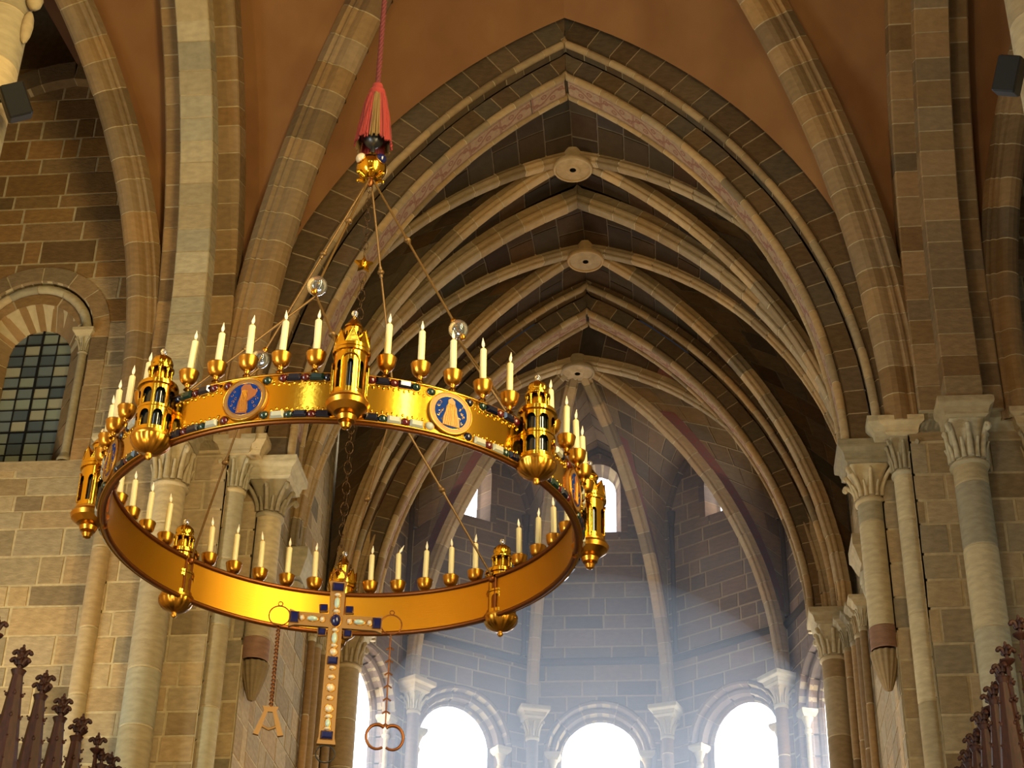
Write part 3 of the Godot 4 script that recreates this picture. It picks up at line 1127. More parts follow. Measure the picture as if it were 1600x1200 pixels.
func build_apse() -> void:
	var crown := Vector3(X0 - 0.33, 25.55, -38.1)
	boss("round carved keystone where the apse ribs meet", crown, 0.45)
	var ribs := []
	var where := ["far left wall", "left", "left middle", "right middle", "right", "far right wall"]
	for k in 6:
		var deg := -90.0 + 36.0 * k
		var s := apse_at(deg, 5.42 if k > 0 and k < 5 else 5.3, 17.7)
		ribs.append(single_rib("rib", "apse rib fanning from the last keystone to the %s shaft" % where[k], s, crown, shrunk(RIB, 1.0), 0.6, "rib"))
		if k > 0 and k < 5:
			column("slender apse wall shaft with a moulded capital, %s of the windows" % where[k], apse_at(deg, 5.5, 9.5), 0.15, 17.7, 1.6, 0.5, 0.24, 0.3, "apse", -deg_to_rad(deg))
	for sx in [-1, 1]:
		var fore := half_arch(Vector3(X0 + sx * 5.6, 17.75, -37.0), Vector3(-sx, 0, 0), 5.6, 8.95)
		var cf := struct("ceiling_apse", "dark stone vault web between the apse arch and the last keystone, %s half" % ("left" if sx < 0 else "right"), "vault")
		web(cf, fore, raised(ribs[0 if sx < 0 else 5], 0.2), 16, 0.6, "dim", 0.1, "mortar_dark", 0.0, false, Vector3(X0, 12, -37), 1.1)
	for k in 5:
		var d0 := -90.0 + 36.0 * k
		var o := apse_at(d0, APSE_R, 0)
		var e := apse_at(d0 + 36.0, APSE_R, 0)
		var w := o.distance_to(e)
		var u := (e - o) / w
		var n := u.cross(Vector3.UP)
		var cx: float = [1.79, 1.66, 1.79, 1.95, 1.79][k]
		var name_: String = ["far left", "left", "centre", "right", "far right"][k]
		var wall := struct("wall_apse_%d" % (k + 1), "ashlar apse wall facet at the %s" % name_, "wall")
		var low := round_head(cx, 9.0, 16.62, 1.40)
		var high := round_head(cx, 22.85, 24.35, 0.62)
		ashlar(wall, o, u, n, w, 27.0, Vector2(0.36, 0.5), Vector2(0.7, 1.35), "apse", [low, high], "mortar_dim", 0.012, "ashlar_stone", true)
		# string course
		var b := B.new()
		b.use_col = true
		b.col = tone("dim")
		var rows := []
		for q in [Vector2(-0.02, 19.0), Vector2(0.05, 19.03), Vector2(0.1, 19.1), Vector2(0.1, 19.17), Vector2(-0.02, 19.24)]:
			rows.append(PackedVector3Array([o + n * q.x + Vector3.UP * q.y, e + n * q.x + Vector3.UP * q.y]))
		b.grid(rows, false)
		put(b, "string_course", "stone", wall)
		for uu in [0.24, w - 0.24]:  # dark rods stand in for the shadowed recess beside each rib
			b = B.new()
			b.use_col = true
			b.col = tone("dim")
			b.lathe(o + u * uu + n * 0.05 + Vector3.UP * 19.22, [Vector2(0.09, 0), Vector2(0.09, 0.06), Vector2(0.065, 0.1), Vector2(0.065, 3.6), Vector2(0.085, 3.63), Vector2(0.065, 3.66), Vector2(0.11, 3.95), Vector2(0.12, 4.1)], 14, false)
			put(b, "recess_shadow_rod", "stone", wall)
		# lower window
		var win := struct("window_%d" % (k + 1), "tall blown-out round-arched window low in the %s apse facet" % name_, "window")
		var p := arch_path(o, u, cx, 9.0, 16.62, 1.02)
		voussoirs(win, "jamb_stone", p, n, [Vector2(-0.5, 0.0), Vector2(-0.42, -0.03), Vector2(-0.36, 0.02), Vector2(-0.34, 0.1), Vector2(-0.24, 0.13), Vector2(-0.2, 0.1), Vector2(-0.13, 0.12), Vector2(-0.1, 0.2), Vector2(-0.13, 0.27), Vector2(-0.02, 0.29), Vector2(0.04, 0.31), Vector2(0.06, 0.36), Vector2(0.04, 0.41), Vector2(-0.03, 0.43), Vector2(-0.6, 0.43), Vector2(-0.6, 0.0)], 0.6, "apse", 0.0, -1.0, 0.02, true, 3)
		pane(win, o, u, n, cx, 9.0, 16.62, 1.06, 0.5)
		for s2 in [-1, 1]:
			b = B.new()
			b.use_col = true
			b.col = tone("light")
			var q: Vector3 = o + u * (cx + s2 * 1.2) - n * 0.12
			b.lathe(q + Vector3.UP * 9.0, [Vector2(0.07, 0), Vector2(0.07, 7.1), Vector2(0.1, 7.14), Vector2(0.1, 7.2), Vector2(0.07, 7.24), Vector2(0.09, 7.35), Vector2(0.15, 7.5)], 14, false)
			put(b, "jamb_shaft", "stone", win)
			b = B.new()
			b.use_col = true
			b.col = tone("light")
			moulding(b, q + Vector3.UP * 16.5, 0.14, 0.14, [Vector2(0, 0), Vector2(0.03, 0.04), Vector2(0.06, 0.1), Vector2(0.06, 0.18)], -atan2(u.z, u.x))
			put(b, "jamb_capital", "stone", win)
		# upper window
		win = struct("window_%d" % (k + 6), "small bright round-arched window high in the %s apse facet" % name_, "window")
		p = arch_path(o, u, cx, 22.85, 24.35, 0.46)
		voussoirs(win, "jamb_stone", p, n, [Vector2(-0.55, 0.0), Vector2(0.02, 0.16), Vector2(0.03, 0.34), Vector2(-0.62, 0.34), Vector2(-0.62, 0.0)], 0.5, "apse", 0.0, -1.0, 0.02, true, 3)
		b = B.new()
		b.use_col = true
		b.col = tone("apse")
		b.prism(o, u, Vector3.UP, n, PackedVector2Array([Vector2(cx - 0.6, 22.7), Vector2(cx + 0.6, 22.7), Vector2(cx + 0.6, 22.86), Vector2(cx - 0.6, 22.86)]), -0.6, 0.01)
		put(b, "sill", "stone", win)
		pane(win, o, u, n, cx, 22.85, 24.35, 0.5, 0.5)
		window_light("window_light", o + u * cx - n * 0.4 + Vector3.UP * 14.0, n, Vector2(1.9, 6.0), APSE_LOW, C_APSE)
		window_light("window_light", o + u * cx - n * 0.4 + Vector3.UP * 23.7, n, Vector2(0.85, 1.7), APSE_HIGH, C_APSE)
		# webs: from each rib to the wall arch
		var wa := half_arch(apse_at(d0, APSE_R - 0.03, 17.8), u, w / 2, 2.75, 4.9)
		var wb := half_arch(apse_at(d0 + 36.0, APSE_R - 0.03, 17.8), -u, w / 2, 2.75, 4.9)
		for half in [[wa, u], [wb, -u]]:
			voussoirs(wall, "wall_arch_stone", half[0], (half[1] as Vector3).cross(Vector3.UP), [Vector2(-0.09, -0.12), Vector2(0.09, -0.12), Vector2(0.12, -0.06), Vector2(0.12, 0.1), Vector2(-0.12, 0.1), Vector2(-0.12, -0.06)], 0.5, "shade", 4.2)
		var c := struct("ceiling_apse", "red-brown stone vault web above the %s apse facet" % name_, "vault")
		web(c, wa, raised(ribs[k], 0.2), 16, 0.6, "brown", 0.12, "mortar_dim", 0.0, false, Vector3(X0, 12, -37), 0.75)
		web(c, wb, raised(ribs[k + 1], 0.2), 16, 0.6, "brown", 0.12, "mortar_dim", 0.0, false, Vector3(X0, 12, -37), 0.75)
		b = B.new()
		b.box(Transform3D(Basis(u, Vector3.UP, -n), o + u * w / 2 - n * 1.2 + Vector3.UP * 14.5), Vector3(w / 2 + 0.6, 14.5, 0.12))
		put(b, "outer_skin", "mortar_dim", wall)


# ---------------------------------------------------------------- transept
func build_transept(sx: int) -> void:
	var side := "left" if sx < 0 else "right"
	var z := -28.8
	var near := X0 + sx * 8.3
	var span := 6.2 if sx < 0 else 2.2
	var xa := minf(near, near + sx * span)
	var wall := struct("wall_transept_%s" % side, "coursed ashlar end wall of the %s transept behind the crossing pier" % side, "wall")
	var o := Vector3(xa, 0, z)
	var openings := []
	var cx := -12.95 - xa
	if sx < 0: openings.append(round_head(cx, 17.92, 20.95, 1.62))
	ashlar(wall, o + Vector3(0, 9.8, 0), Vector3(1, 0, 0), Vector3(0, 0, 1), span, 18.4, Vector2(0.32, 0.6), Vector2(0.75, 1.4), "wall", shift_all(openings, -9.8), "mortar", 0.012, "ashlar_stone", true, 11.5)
	var b := B.new()
	b.box(Transform3D(Basis(), Vector3(near + sx * 6.0, 16.0, z - 1.2)), Vector3(6.3, 16.0, 0.25))
	put(b, "outer_skin", "mortar_dim", wall)
	b = B.new()
	b.box(Transform3D(Basis(), Vector3(near + sx * (span + 3.2), 15.0, z - 0.3)), Vector3(3.2, 15.0, 0.25))
	put(b, "plain_wall", "mortar", wall)
	b = B.new()
	b.box(Transform3D(Basis(), Vector3(near + sx * span / 2, 4.9, z - 0.3)), Vector3(span / 2, 4.9, 0.25))
	put(b, "wall_foot", "mortar", wall)
	# wall arch, plaster above it, diagonal rib
	var arch := struct("arch", "dark wall arch under the brown plaster at the top of the %s transept wall" % side, "arch")
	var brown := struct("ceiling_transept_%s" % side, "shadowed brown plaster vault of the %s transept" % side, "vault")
	var far := X0 + sx * 13.6
	var halves := []
	for s2 in [-1, 1]:
		var foot := X0 + sx * 8.5 if s2 < 0 else far
		var h := Vector3(sx if s2 < 0 else -sx, 0, 0)
		var p := half_arch(Vector3(foot, 17.7, z + 0.12), h, 2.55, 2.7, 7.2)
		halves.append(p)
		var bin := h.cross(Vector3.UP)
		if sx < 0: voussoirs(arch, "voussoir", p, bin, [Vector2(-0.16, 0.0), Vector2(0.16, 0.0), Vector2(0.16, 0.5), Vector2(-0.16, 0.5)], 0.75, "brown")
		else: core(arch, "arch_band", p, bin, [Vector2(-0.16, 0.0), Vector2(0.16, 0.0), Vector2(0.16, 0.5), Vector2(-0.16, 0.5)], "mortar_dim")
	var corner := Vector3(X0 + sx * 8.45, 17.7, -27.75)
	var crown := Vector3(X0 + sx * 12.8, 28.9, -19.5)
	var d := single_rib("rib", "curved diagonal rib of the %s transept vault beside the crossing pier" % side, corner, crown, crossed(shrunk(BIG_RIB, 0.8), sx), 0.62, "warm", false, 1.4)
	var back := raised(d, 0.35)
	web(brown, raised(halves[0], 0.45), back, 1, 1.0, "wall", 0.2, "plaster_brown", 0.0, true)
	var flank := half_arch(Vector3(X0 + sx * 7.95, 17.9, -28.2), Vector3(0, 0, 1), 5.6, 9.2, 1.9)
	var c := struct("ceiling_transept_%s" % side, "orange plaster vault web between the %s transept rib and the stepped arch" % side, "vault")
	web(c, flank, back, 1, 1.0, "wall", 0.2, "plaster", 0.0, true)
	b = B.new()
	b.box(Transform3D(Basis(), Vector3(X0 + sx * 15.0, 31.5, -18.0)), Vector3(7.0, 0.3, 12.0))
	b.box(Transform3D(Basis(), Vector3(X0 + sx * 18.0, 15.0, -18.0)), Vector3(0.3, 16.0, 12.0))
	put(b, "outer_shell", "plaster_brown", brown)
	# big window in the transept end, out of view
	var end := struct("window_%d" % (23 if sx < 0 else 24), "large window in the far end of the %s transept, out of view" % side, "window")
	b = B.new()
	b.box(Transform3D(Basis(), Vector3(X0 + sx * 17.66, 6.5, -20.5)), Vector3(0.03, 4.0, 2.5))
	put(b, "pane", "nave_glass", end)
	window_light("window_light", Vector3(X0 + sx * 17.6, 6.5, -20.5), Vector3(-sx, 0, 0), Vector2(4.8, 7.8), TRANSEPT_LIGHT * (1.0 if sx < 0 else 0.2), C_TRANSEPT)
	if sx > 0: return
	# window with stepped surround, colonnettes and leaded panes
	var win := struct("window_11", "round-arched window of leaded panes in the left transept wall", "window")
	var u := Vector3(1, 0, 0)
	var n := Vector3(0, 0, 1)
	var p2 := arch_path(o, u, cx, 17.92, 20.95, 1.27)
	voussoirs(win, "outer_arch_stone", p2, n, [Vector2(-0.3, 0.0), Vector2(-0.02, 0.0), Vector2(0.025, 0.03), Vector2(0.025, 0.37), Vector2(-0.3, 0.37)], 0.55, "warm", 0.0, -1.0, 0.025, true, 3)
	var l2 := lengths(p2)
	var st := 3.03
	voussoirs(win, "roll_moulding", arch_path(o, u, cx, 17.92, 20.95, 1.14), n, [Vector2(-0.06, -0.1), Vector2(0.0, -0.07), Vector2(0.03, 0.0), Vector2(0.0, 0.07), Vector2(-0.06, 0.1), Vector2(-0.12, 0.07), Vector2(-0.15, 0), Vector2(-0.12, -0.07)], 0.6, "light", st, lengths(arch_path(o, u, cx, 17.92, 20.95, 1.14))[-1] - st, 0.02, false, 3)
	var p3 := arch_path(o, u, cx, 17.92, 20.75, 0.66)
	voussoirs(win, "splay_stone", p3, n, [Vector2(-0.62, 0.0), Vector2(-0.2, 0.32), Vector2(-0.13, 0.36), Vector2(-0.13, 0.62), Vector2(-0.7, 0.62), Vector2(-0.7, 0.0)], 0.5, "warm", 0.0, -1.0, 0.025, true, 3)
	for s2 in [-1, 1]:
		var q: Vector3 = o + u * (cx + s2 * 1.14) + n * -0.06
		b = B.new()
		b.use_col = true
		b.col = tone("light")
		b.lathe(q + Vector3.UP * 17.92, [Vector2(0.15, 0), Vector2(0.15, 0.06), Vector2(0.1, 0.16), Vector2(0.085, 0.2), Vector2(0.085, 2.5), Vector2(0.11, 2.53), Vector2(0.085, 2.57)], 16, false)
		put(b, "colonnette", "stone", win)
		put(capital_mesh(q + Vector3.UP * 20.46, 0.085, 0.15, 0.34), "colonnette_capital", "stone", win)
		b = B.new()
		b.use_col = true
		b.col = tone("light")
		moulding(b, q + Vector3.UP * 20.8, 0.15, 0.15, [Vector2(0, 0), Vector2(0.02, 0.04), Vector2(0.07, 0.1), Vector2(0.07, 0.17)])
		put(b, "impost", "stone", win)
	# panes four across between iron bars
	var head := round_head(cx, 17.92, 20.75, 0.68)
	for i in 4:
		for j in 14:
			var x0 := cx - 0.68 + 0.34 * i
			var y0 := 17.92 + 0.262 * j
			var cell := PackedVector2Array([Vector2(x0, y0), Vector2(x0 + 0.34, y0), Vector2(x0 + 0.34, y0 + 0.262), Vector2(x0, y0 + 0.262)])
			for q in Geometry2D.intersect_polygons(cell, head):
				if absf(area(q)) < 0.004: continue
				var pb := B.new()
				var tilt := Vector3(rng.randf_range(-0.04, 0.04), rng.randf_range(-0.04, 0.04), 1).normalized()
				var up2 := tilt.cross(u).normalized()
				var mid := o + u * (x0 + 0.17) + Vector3.UP * (y0 + 0.13) - n * 0.64
				var loc := PackedVector2Array()
				for e in q: loc.append(e - Vector2(x0 + 0.17, y0 + 0.13))
				pb.prism(mid, up2.cross(tilt).normalized(), up2, tilt, loc, -0.004, 0.0)
				put(pb, "pane", "leaded_glass_%d" % rng.randi_range(0, 3), win)
	for i in 5:
		var thick := 0.022 if i == 2 else 0.011
		var x := cx - 0.68 + 0.34 * i
		var hh := 20.75 + sqrt(maxf(0.0, 0.66 * 0.66 - pow(x - cx, 2))) - 17.92
		var bars := B.new()
		bars.box(Transform3D(Basis(), o + u * x + Vector3.UP * (17.92 + hh / 2) - n * 0.63), Vector3(thick, hh / 2, 0.015))
		put(bars, "glazing_bar", "iron", win)
	for j in 14:
		var y := 17.92 + 0.262 * j
		var half := 0.66 if y < 20.75 else sqrt(maxf(0.01, 0.66 * 0.66 - pow(y - 20.75, 2)))
		var bars := B.new()
		bars.box(Transform3D(Basis(), o + u * cx + Vector3.UP * y - n * 0.63), Vector3(half, 0.018 if j % 4 == 0 else 0.009, 0.014))
		put(bars, "glazing_bar", "iron", win)
	b = B.new()
	b.use_col = true
	b.col = tone("wall")
	b.prism(o, u, Vector3.UP, n, PackedVector2Array([Vector2(cx - 1.6, 17.72), Vector2(cx + 1.6, 17.72), Vector2(cx + 1.6, 17.93), Vector2(cx - 1.6, 17.93)]), -0.7, 0.015)
	put(b, "sill", "stone", win)


func shift_all(polys: Array, dy: float) -> Array:
	var out := []
	for p in polys:
		var q := PackedVector2Array()
		for e in p: q.append(e + Vector2(0, dy))
		out.append(q)
	return out


# ---------------------------------------------------------------- nave behind the camera
func build_nave() -> void:
	var f := struct("floor", "pale stone floor of the church", "floor")
	var b := B.new()
	b.box(Transform3D(Basis(), Vector3(X0, -0.2, -9.0)), Vector3(24.0, 0.2, 37.0))
	put(b, "paving", "floor_stone", f)
	for sx in [-1, 1]:
		var side := "left" if sx < 0 else "right"
		var w := struct("wall_nave_%s" % side, "plain ashlar side wall of the nave on the %s behind the viewer" % side, "wall")
		var holes := [-6.5, -1.4] if sx > 0 else []
		b = B.new()
		var x: float = X0 + sx * 7.6
		b.box(Transform3D(Basis(), Vector3(x, 2.5, -0.8)), Vector3(0.4, 2.5, 16.6))
		b.box(Transform3D(Basis(), Vector3(x, 24.75, -0.8)), Vector3(0.4, 6.25, 16.6))
		var edge := -17.4
		for hz in holes + [17.0]:
			b.box(Transform3D(Basis(), Vector3(x, 11.75, (edge + hz - 0.5) / 2)), Vector3(0.4, 6.75, (hz - 0.5 - edge) / 2))
			edge = hz + 0.5
		put(b, "wall_body", "mortar", w)
		var k := 0
		for hz in holes:
			k += 1
			var win := struct("window_%d" % (11 + k), "tall window in the right wall of the nave, number %s behind the viewer" % ["one", "two"][k - 1], "window")
			b = B.new()
			b.box(Transform3D(Basis(), Vector3(x + sx * 0.3, 11.75, hz)), Vector3(0.02, 6.75, 0.5))
			put(b, "pane", "nave_glass", win)
			window_light("window_light", Vector3(x - sx * 0.42, 11.75, hz), Vector3(-sx, 0, 0), Vector2(0.9, 13.2), NAVE_RIGHT, C_NAVE)
		if sx < 0:  # added pane and area light, unseen, to brighten the right columns
			var low := struct("window_14", "added glowing pane low on the left nave wall, unseen fill light", "window")
			b = B.new()
			b.box(Transform3D(Basis(), Vector3(x + 0.42, 5.5, -4.0)), Vector3(0.02, 3.0, 1.4))
			put(b, "pane", "nave_glass", low)
			window_light("window_light", Vector3(x + 0.47, 5.5, -4.0), Vector3(1, 0, 0), Vector2(2.7, 5.8), NAVE_LEFT_FILL, C_TRANSEPT)
		# near piers with round half columns
		var z_near: float = -17.5 if sx < 0 else -18.6
		var pier := struct("pier", "plain nave pier standing beside the crossing on the %s, mostly out of view" % side, "pier")
		b = B.new()
		b.box(Transform3D(Basis(), Vector3(X0 + sx * 8.2, 15.0, z_near + 1.0)), Vector3(0.75, 15.0, 0.95), 0.05)
		put(b, "pier_body", "mortar", pier)
		near_column(sx, z_near)
	var west := struct("wall_west", "plain west wall of the nave behind the viewer", "wall")
	b = B.new()
	b.box(Transform3D(Basis(), Vector3(X0, 15.5, 15.7)), Vector3(8.4, 15.5, 0.4))
	put(b, "wall_body", "mortar", west)
	var k2 := 0
	for dx in WEST_X:
		k2 += 1
		var win := struct("window_%d" % (19 + k2), "tall west window of the nave behind the viewer, number %s" % ["one", "two"][k2 - 1], "window")
		b = B.new()
		b.box(Transform3D(Basis(), Vector3(dx, WEST_Y, 15.27)), Vector3(0.5, 3.4, 0.03))
		put(b, "pane", "nave_glass", win)
		window_light("window_light", Vector3(dx, WEST_Y, 15.22), Vector3(0, 0, -1), Vector2(0.95, 6.7), WEST_LIGHT, C_WEST)
	var c := struct("ceiling_nave", "plastered pointed vault over the nave behind the viewer", "vault")
	for sx in [-1, 1]:
		var rows := []
		var p := half_arch(Vector3(X0 + sx * 7.4, 21.8, 0), Vector3(-sx, 0, 0), 7.4, 8.4)
		for zz in [-18.0, -6.0, 5.0, 15.6]:
			var row := PackedVector3Array()
			for q in p: row.append(q + Vector3(0, 0, zz))
			rows.append(row)
		b = B.new()
		b.grid(rows, true)
		put(b, "plaster_surface", "plaster", c)
	b = B.new()
	b.box(Transform3D(Basis(), Vector3(X0, 32.5, -9.0)), Vector3(9.0, 0.3, 37.0))
	put(b, "roof_shell", "plaster_brown", c)


func near_column(sx: int, z: float) -> void:
	var side := "left" if sx < 0 else "right"
	var x := X0 + sx * 7.28
	var o := struct("column", "bright round shaft cut by the upper %s corner of the view" % side, "column")
	var y := 14.0
	while y < 25.0:
		var b := B.new()
		b.use_col = true
		b.col = tone("light")
		var dh := rng.randf_range(0.8, 1.0)
		b.lathe(Vector3(x, y, z), [Vector2(0.38, 0.005), Vector2(0.4, 0.02), Vector2(0.4, dh - 0.02), Vector2(0.38, dh - 0.005)], 28, false)
		put(b, "shaft_drum", "stone", o)
		y += dh
	var b := B.new()
	b.lathe(Vector3(x, 0, z), [Vector2(0.385, 0.0), Vector2(0.385, 25.0)], 28)
	put(b, "mortar_core", "mortar", o)
	if sx < 0:
		b = B.new()
		b.use_col = true
		b.col = tone("light")
		b.ball(Vector3(x + 0.50, 18.95, z + 0.1), Vector3(0.12, 0.16, 0.12))
		b.ball(Vector3(x + 0.44, 18.5, z + 0.05), Vector3(0.09, 0.3, 0.09))
		b.ball(Vector3(x + 0.58, 19.15, z + 0.1), Vector3(0.1, 0.1, 0.1))
		put(b, "carved_bud", "stone", o)


func loudspeaker(label: String, at: Vector3, turn: Vector3, h: Vector3, to: Vector3) -> void:
	var o := root("loudspeaker", at)
	tag(o, label, "loudspeaker", "loudspeakers high on the shafts")
	var xf := Transform3D(Basis.from_euler(turn), Vector3.ZERO)
	var b := B.new()
	b.box(xf, h, 0.02)
	put(b, "cabinet", "speaker", o)
	b = B.new()
	b.box(xf * Transform3D(Basis(), Vector3(0, 0, h.z + 0.004)), Vector3(h.x * 0.9, h.y * 0.93, 0.008), 0.004)
	put(b, "grille", "speaker_cloth", o)
	b = B.new()
	b.tube(PackedVector3Array([Vector3(0, h.y * 0.3, -h.z * 0.5), to - at]), 0.025, 8)
	put(b, "bracket", "iron", o)


# ---------------------------------------------------------------- chandelier
func rd(phi: float) -> Vector3:
	var a := deg_to_rad(phi)
	return Vector3(sin(a), 0, cos(a))


func ring_arc(r: float, y: float, a0: float, a1: float, n_: int) -> PackedVector3Array:
	var p := PackedVector3Array()
	for i in n_ + 1: p.append(rd(lerpf(a0, a1, float(i) / n_)) * r + Vector3.UP * y)
	return p


# gem set on a plane at p: n outwards, t along; half sizes a (along), c (up), h (proud)
func gem(parent: Node, p: Vector3, n: Vector3, t: Vector3, a: float, c: float, h: float, mt: String, square := false) -> void:
	var w := n.cross(t).normalized()
	var b := B.new()
	if square:
		var rows := []
		for l in [[1.0, 0.0], [1.0, 0.45], [0.72, 1.0]]:
			var row := PackedVector3Array()
			for e in [[1, 1], [-1, 1], [-1, -1], [1, -1]]:
				var k: float = l[0]
				row.append(p + t * e[0] * (a * k) + w * e[1] * (c * (k if k == 1.0 else 0.6)) + n * h * l[1])
			rows.append(row)
		b.grid(rows, false, false, true)
		b.poly(rows[2])
	else:
		var rows := []
		for i in 5:
			var ang := PI / 2 * i / 4
			var row := PackedVector3Array()
			for k in 12:
				var q := TAU * k / 12
				row.append(p + (t * cos(q) * a + w * sin(q) * c) * cos(ang) + n * h * sin(ang))
			rows.append(row)
		b.grid(rows, true, false, true)
	var g := put(b, "gem", mt, parent)
	b = B.new()
	if square: b.tube(PackedVector3Array([p + t * a + w * c, p - t * a + w * c, p - t * a - w * c, p + t * a - w * c]), 0.006, 4, true)
	else:
		var loop := PackedVector3Array()
		for k in 14: loop.append(p + t * cos(TAU * k / 14) * a * 1.05 + w * sin(TAU * k / 14) * c * 1.05)
		b.tube(loop, 0.006, 4, true)
	put(b, "setting", "gold_red", g)


# cylinder wall pierced by arched openings
func arcade(b: B, p: Vector3, r: float, y0: float, y1: float, bays: int, open_half: float, sill: float, spring: float, turn: float, shoulder := 1.0) -> void:
	for k in bays:
		var mid := turn + TAU * k / bays
		var half := PI / bays
		var stops := []
		for i in 9: stops.append(lerpf(-open_half, open_half, i / 8.0))
		var at := func(a: float, y: float, rr: float) -> Vector3: return p + Vector3(sin(mid + a) * rr, y, cos(mid + a) * rr)
		for side in [-1, 1]:
			var rows := []
			for i in 3:
				var a := lerpf(side * open_half, side * half, i / 2.0)
				rows.append(PackedVector3Array([at.call(a, y0, r), at.call(a, y1, r)]))
			if side > 0: rows.reverse()
			rows.reverse()
			b.grid(rows, true)
			# reveal
			b.quad(at.call(side * open_half, y0 + sill, r), at.call(side * open_half, y0 + spring, r), at.call(side * open_half, y0 + spring, r - 0.02), at.call(side * open_half, y0 + sill, r - 0.02))
		var low := []
		var top := []
		for i in 9:
			var a: float = stops[8 - i]
			var q := a / open_half
			var y := y0 + spring + sqrt(maxf(0.0, 1.0 - q * q)) * open_half * r * shoulder
			low.append(PackedVector3Array([at.call(a, y0, r), at.call(a, y0 + sill, r)]))
			top.append(PackedVector3Array([at.call(a, y, r), at.call(a, y1, r)]))
		b.grid(low, true)
		b.grid(top, true)


func lancet_turret(parent: Node3D, phi: float, called_label: String) -> void:
	var t := Node3D.new()
	t.name = "turret"
	t.position = rd(phi) * 2.09
	t.rotation.y = deg_to_rad(phi)
	t.set_meta("label", called_label)
	parent.add_child(t, true)
	var b := B.new()
	b.lathe(Vector3.ZERO, [Vector2(0.002, -0.135), Vector2(0.03, -0.12), Vector2(0.045, -0.09), Vector2(0.03, -0.075), Vector2(0.062, -0.065), Vector2(0.075, -0.03), Vector2(0.066, -0.01), Vector2(0.10, 0.0), Vector2(0.15, 0.04), Vector2(0.163, 0.075), Vector2(0.15, 0.10), Vector2(0.135, 0.105), Vector2(0.135, 0.125), Vector2(0.12, 0.13)], 32, false)
	put(b, "bowl_base", "gold_red", t)
	b = B.new()
	arcade(b, Vector3.ZERO, 0.128, 0.13, 0.50, 9, 0.17, 0.04, 0.24, 0.0, 1.6)
	put(b, "lancet_wall", "gold", t)
	b = B.new()
	b.lathe(Vector3.ZERO, [Vector2(0.104, 0.13), Vector2(0.104, 0.50)], 24)
	put(b, "dark_glazing", "dark_glass", t)
	for k in 3:
		b = B.new()
		var lp := PackedVector3Array()
		for i in 11:
			var a := PI * i / 10
			lp.append(Vector3(0, 0.40 + 0.055 * sin(a), 0.135).rotated(Vector3.UP, TAU * k / 3 + 0.52 * cos(a)))
		lp.insert(0, Vector3(0, 0.16, 0.133).rotated(Vector3.UP, TAU * k / 3 + 0.52))
		lp.append(Vector3(0, 0.16, 0.133).rotated(Vector3.UP, TAU * k / 3 - 0.52))
		b.tube(lp, 0.007, 5)
		put(b, "arch_moulding", "gold", t)
	b = B.new()
	b.lathe(Vector3.ZERO, [Vector2(0.128, 0.49), Vector2(0.142, 0.495), Vector2(0.146, 0.515), Vector2(0.138, 0.53), Vector2(0.142, 0.555), Vector2(0.10, 0.56), Vector2(0.07, 0.60), Vector2(0.066, 0.62)], 32, false)
	put(b, "cornice", "gold", t)
	b = B.new()
	for k in 8:
		var a0 := TAU * (k - 0.5) / 8
		var a1 := TAU * (k + 0.5) / 8
		var am := TAU * k / 8
		var r := 0.138
		var foot0 := Vector3(sin(a0) * r, 0.552, cos(a0) * r)
		var foot1 := Vector3(sin(a1) * r, 0.552, cos(a1) * r)
		var tip := Vector3(sin(am) * r * 0.93, 0.685, cos(am) * r * 0.93)
		var in0 := Vector3(sin(a0) * 0.07, 0.60, cos(a0) * 0.07)
		var in1 := Vector3(sin(a1) * 0.07, 0.60, cos(a1) * 0.07)
		var ridge := Vector3(sin(am) * 0.066, 0.655, cos(am) * 0.066)
		b.poly(PackedVector3Array([foot0, foot1, tip]))
		b.poly(PackedVector3Array([foot0, tip, ridge, in0]))
		b.poly(PackedVector3Array([tip, foot1, in1, ridge]))
		b.tube(PackedVector3Array([foot0, tip, foot1]), 0.005, 4)
	put(b, "gable_crown", "gold", t)
	b = B.new()
	arcade(b, Vector3.ZERO, 0.066, 0.60, 0.74, 14, 0.12, 0.03, 0.09, 0.1)
	put(b, "lantern_drum", "gold", t)
	b = B.new()
	b.lathe(Vector3.ZERO, [Vector2(0.05, 0.60), Vector2(0.05, 0.74)], 16)
	put(b, "drum_core", "bronze", t)
	b = B.new()
	b.lathe(Vector3.ZERO, [Vector2(0.066, 0.735), Vector2(0.078, 0.74), Vector2(0.074, 0.755), Vector2(0.012, 0.85), Vector2(0.006, 0.865)], 24, false)
	put(b, "cone_roof", "gold", t)
	b = B.new()
	b.ball(Vector3(0, 0.885, 0), Vector3.ONE * 0.026, 14, 10)
	put(b, "glass_finial", "clear_glass", t)


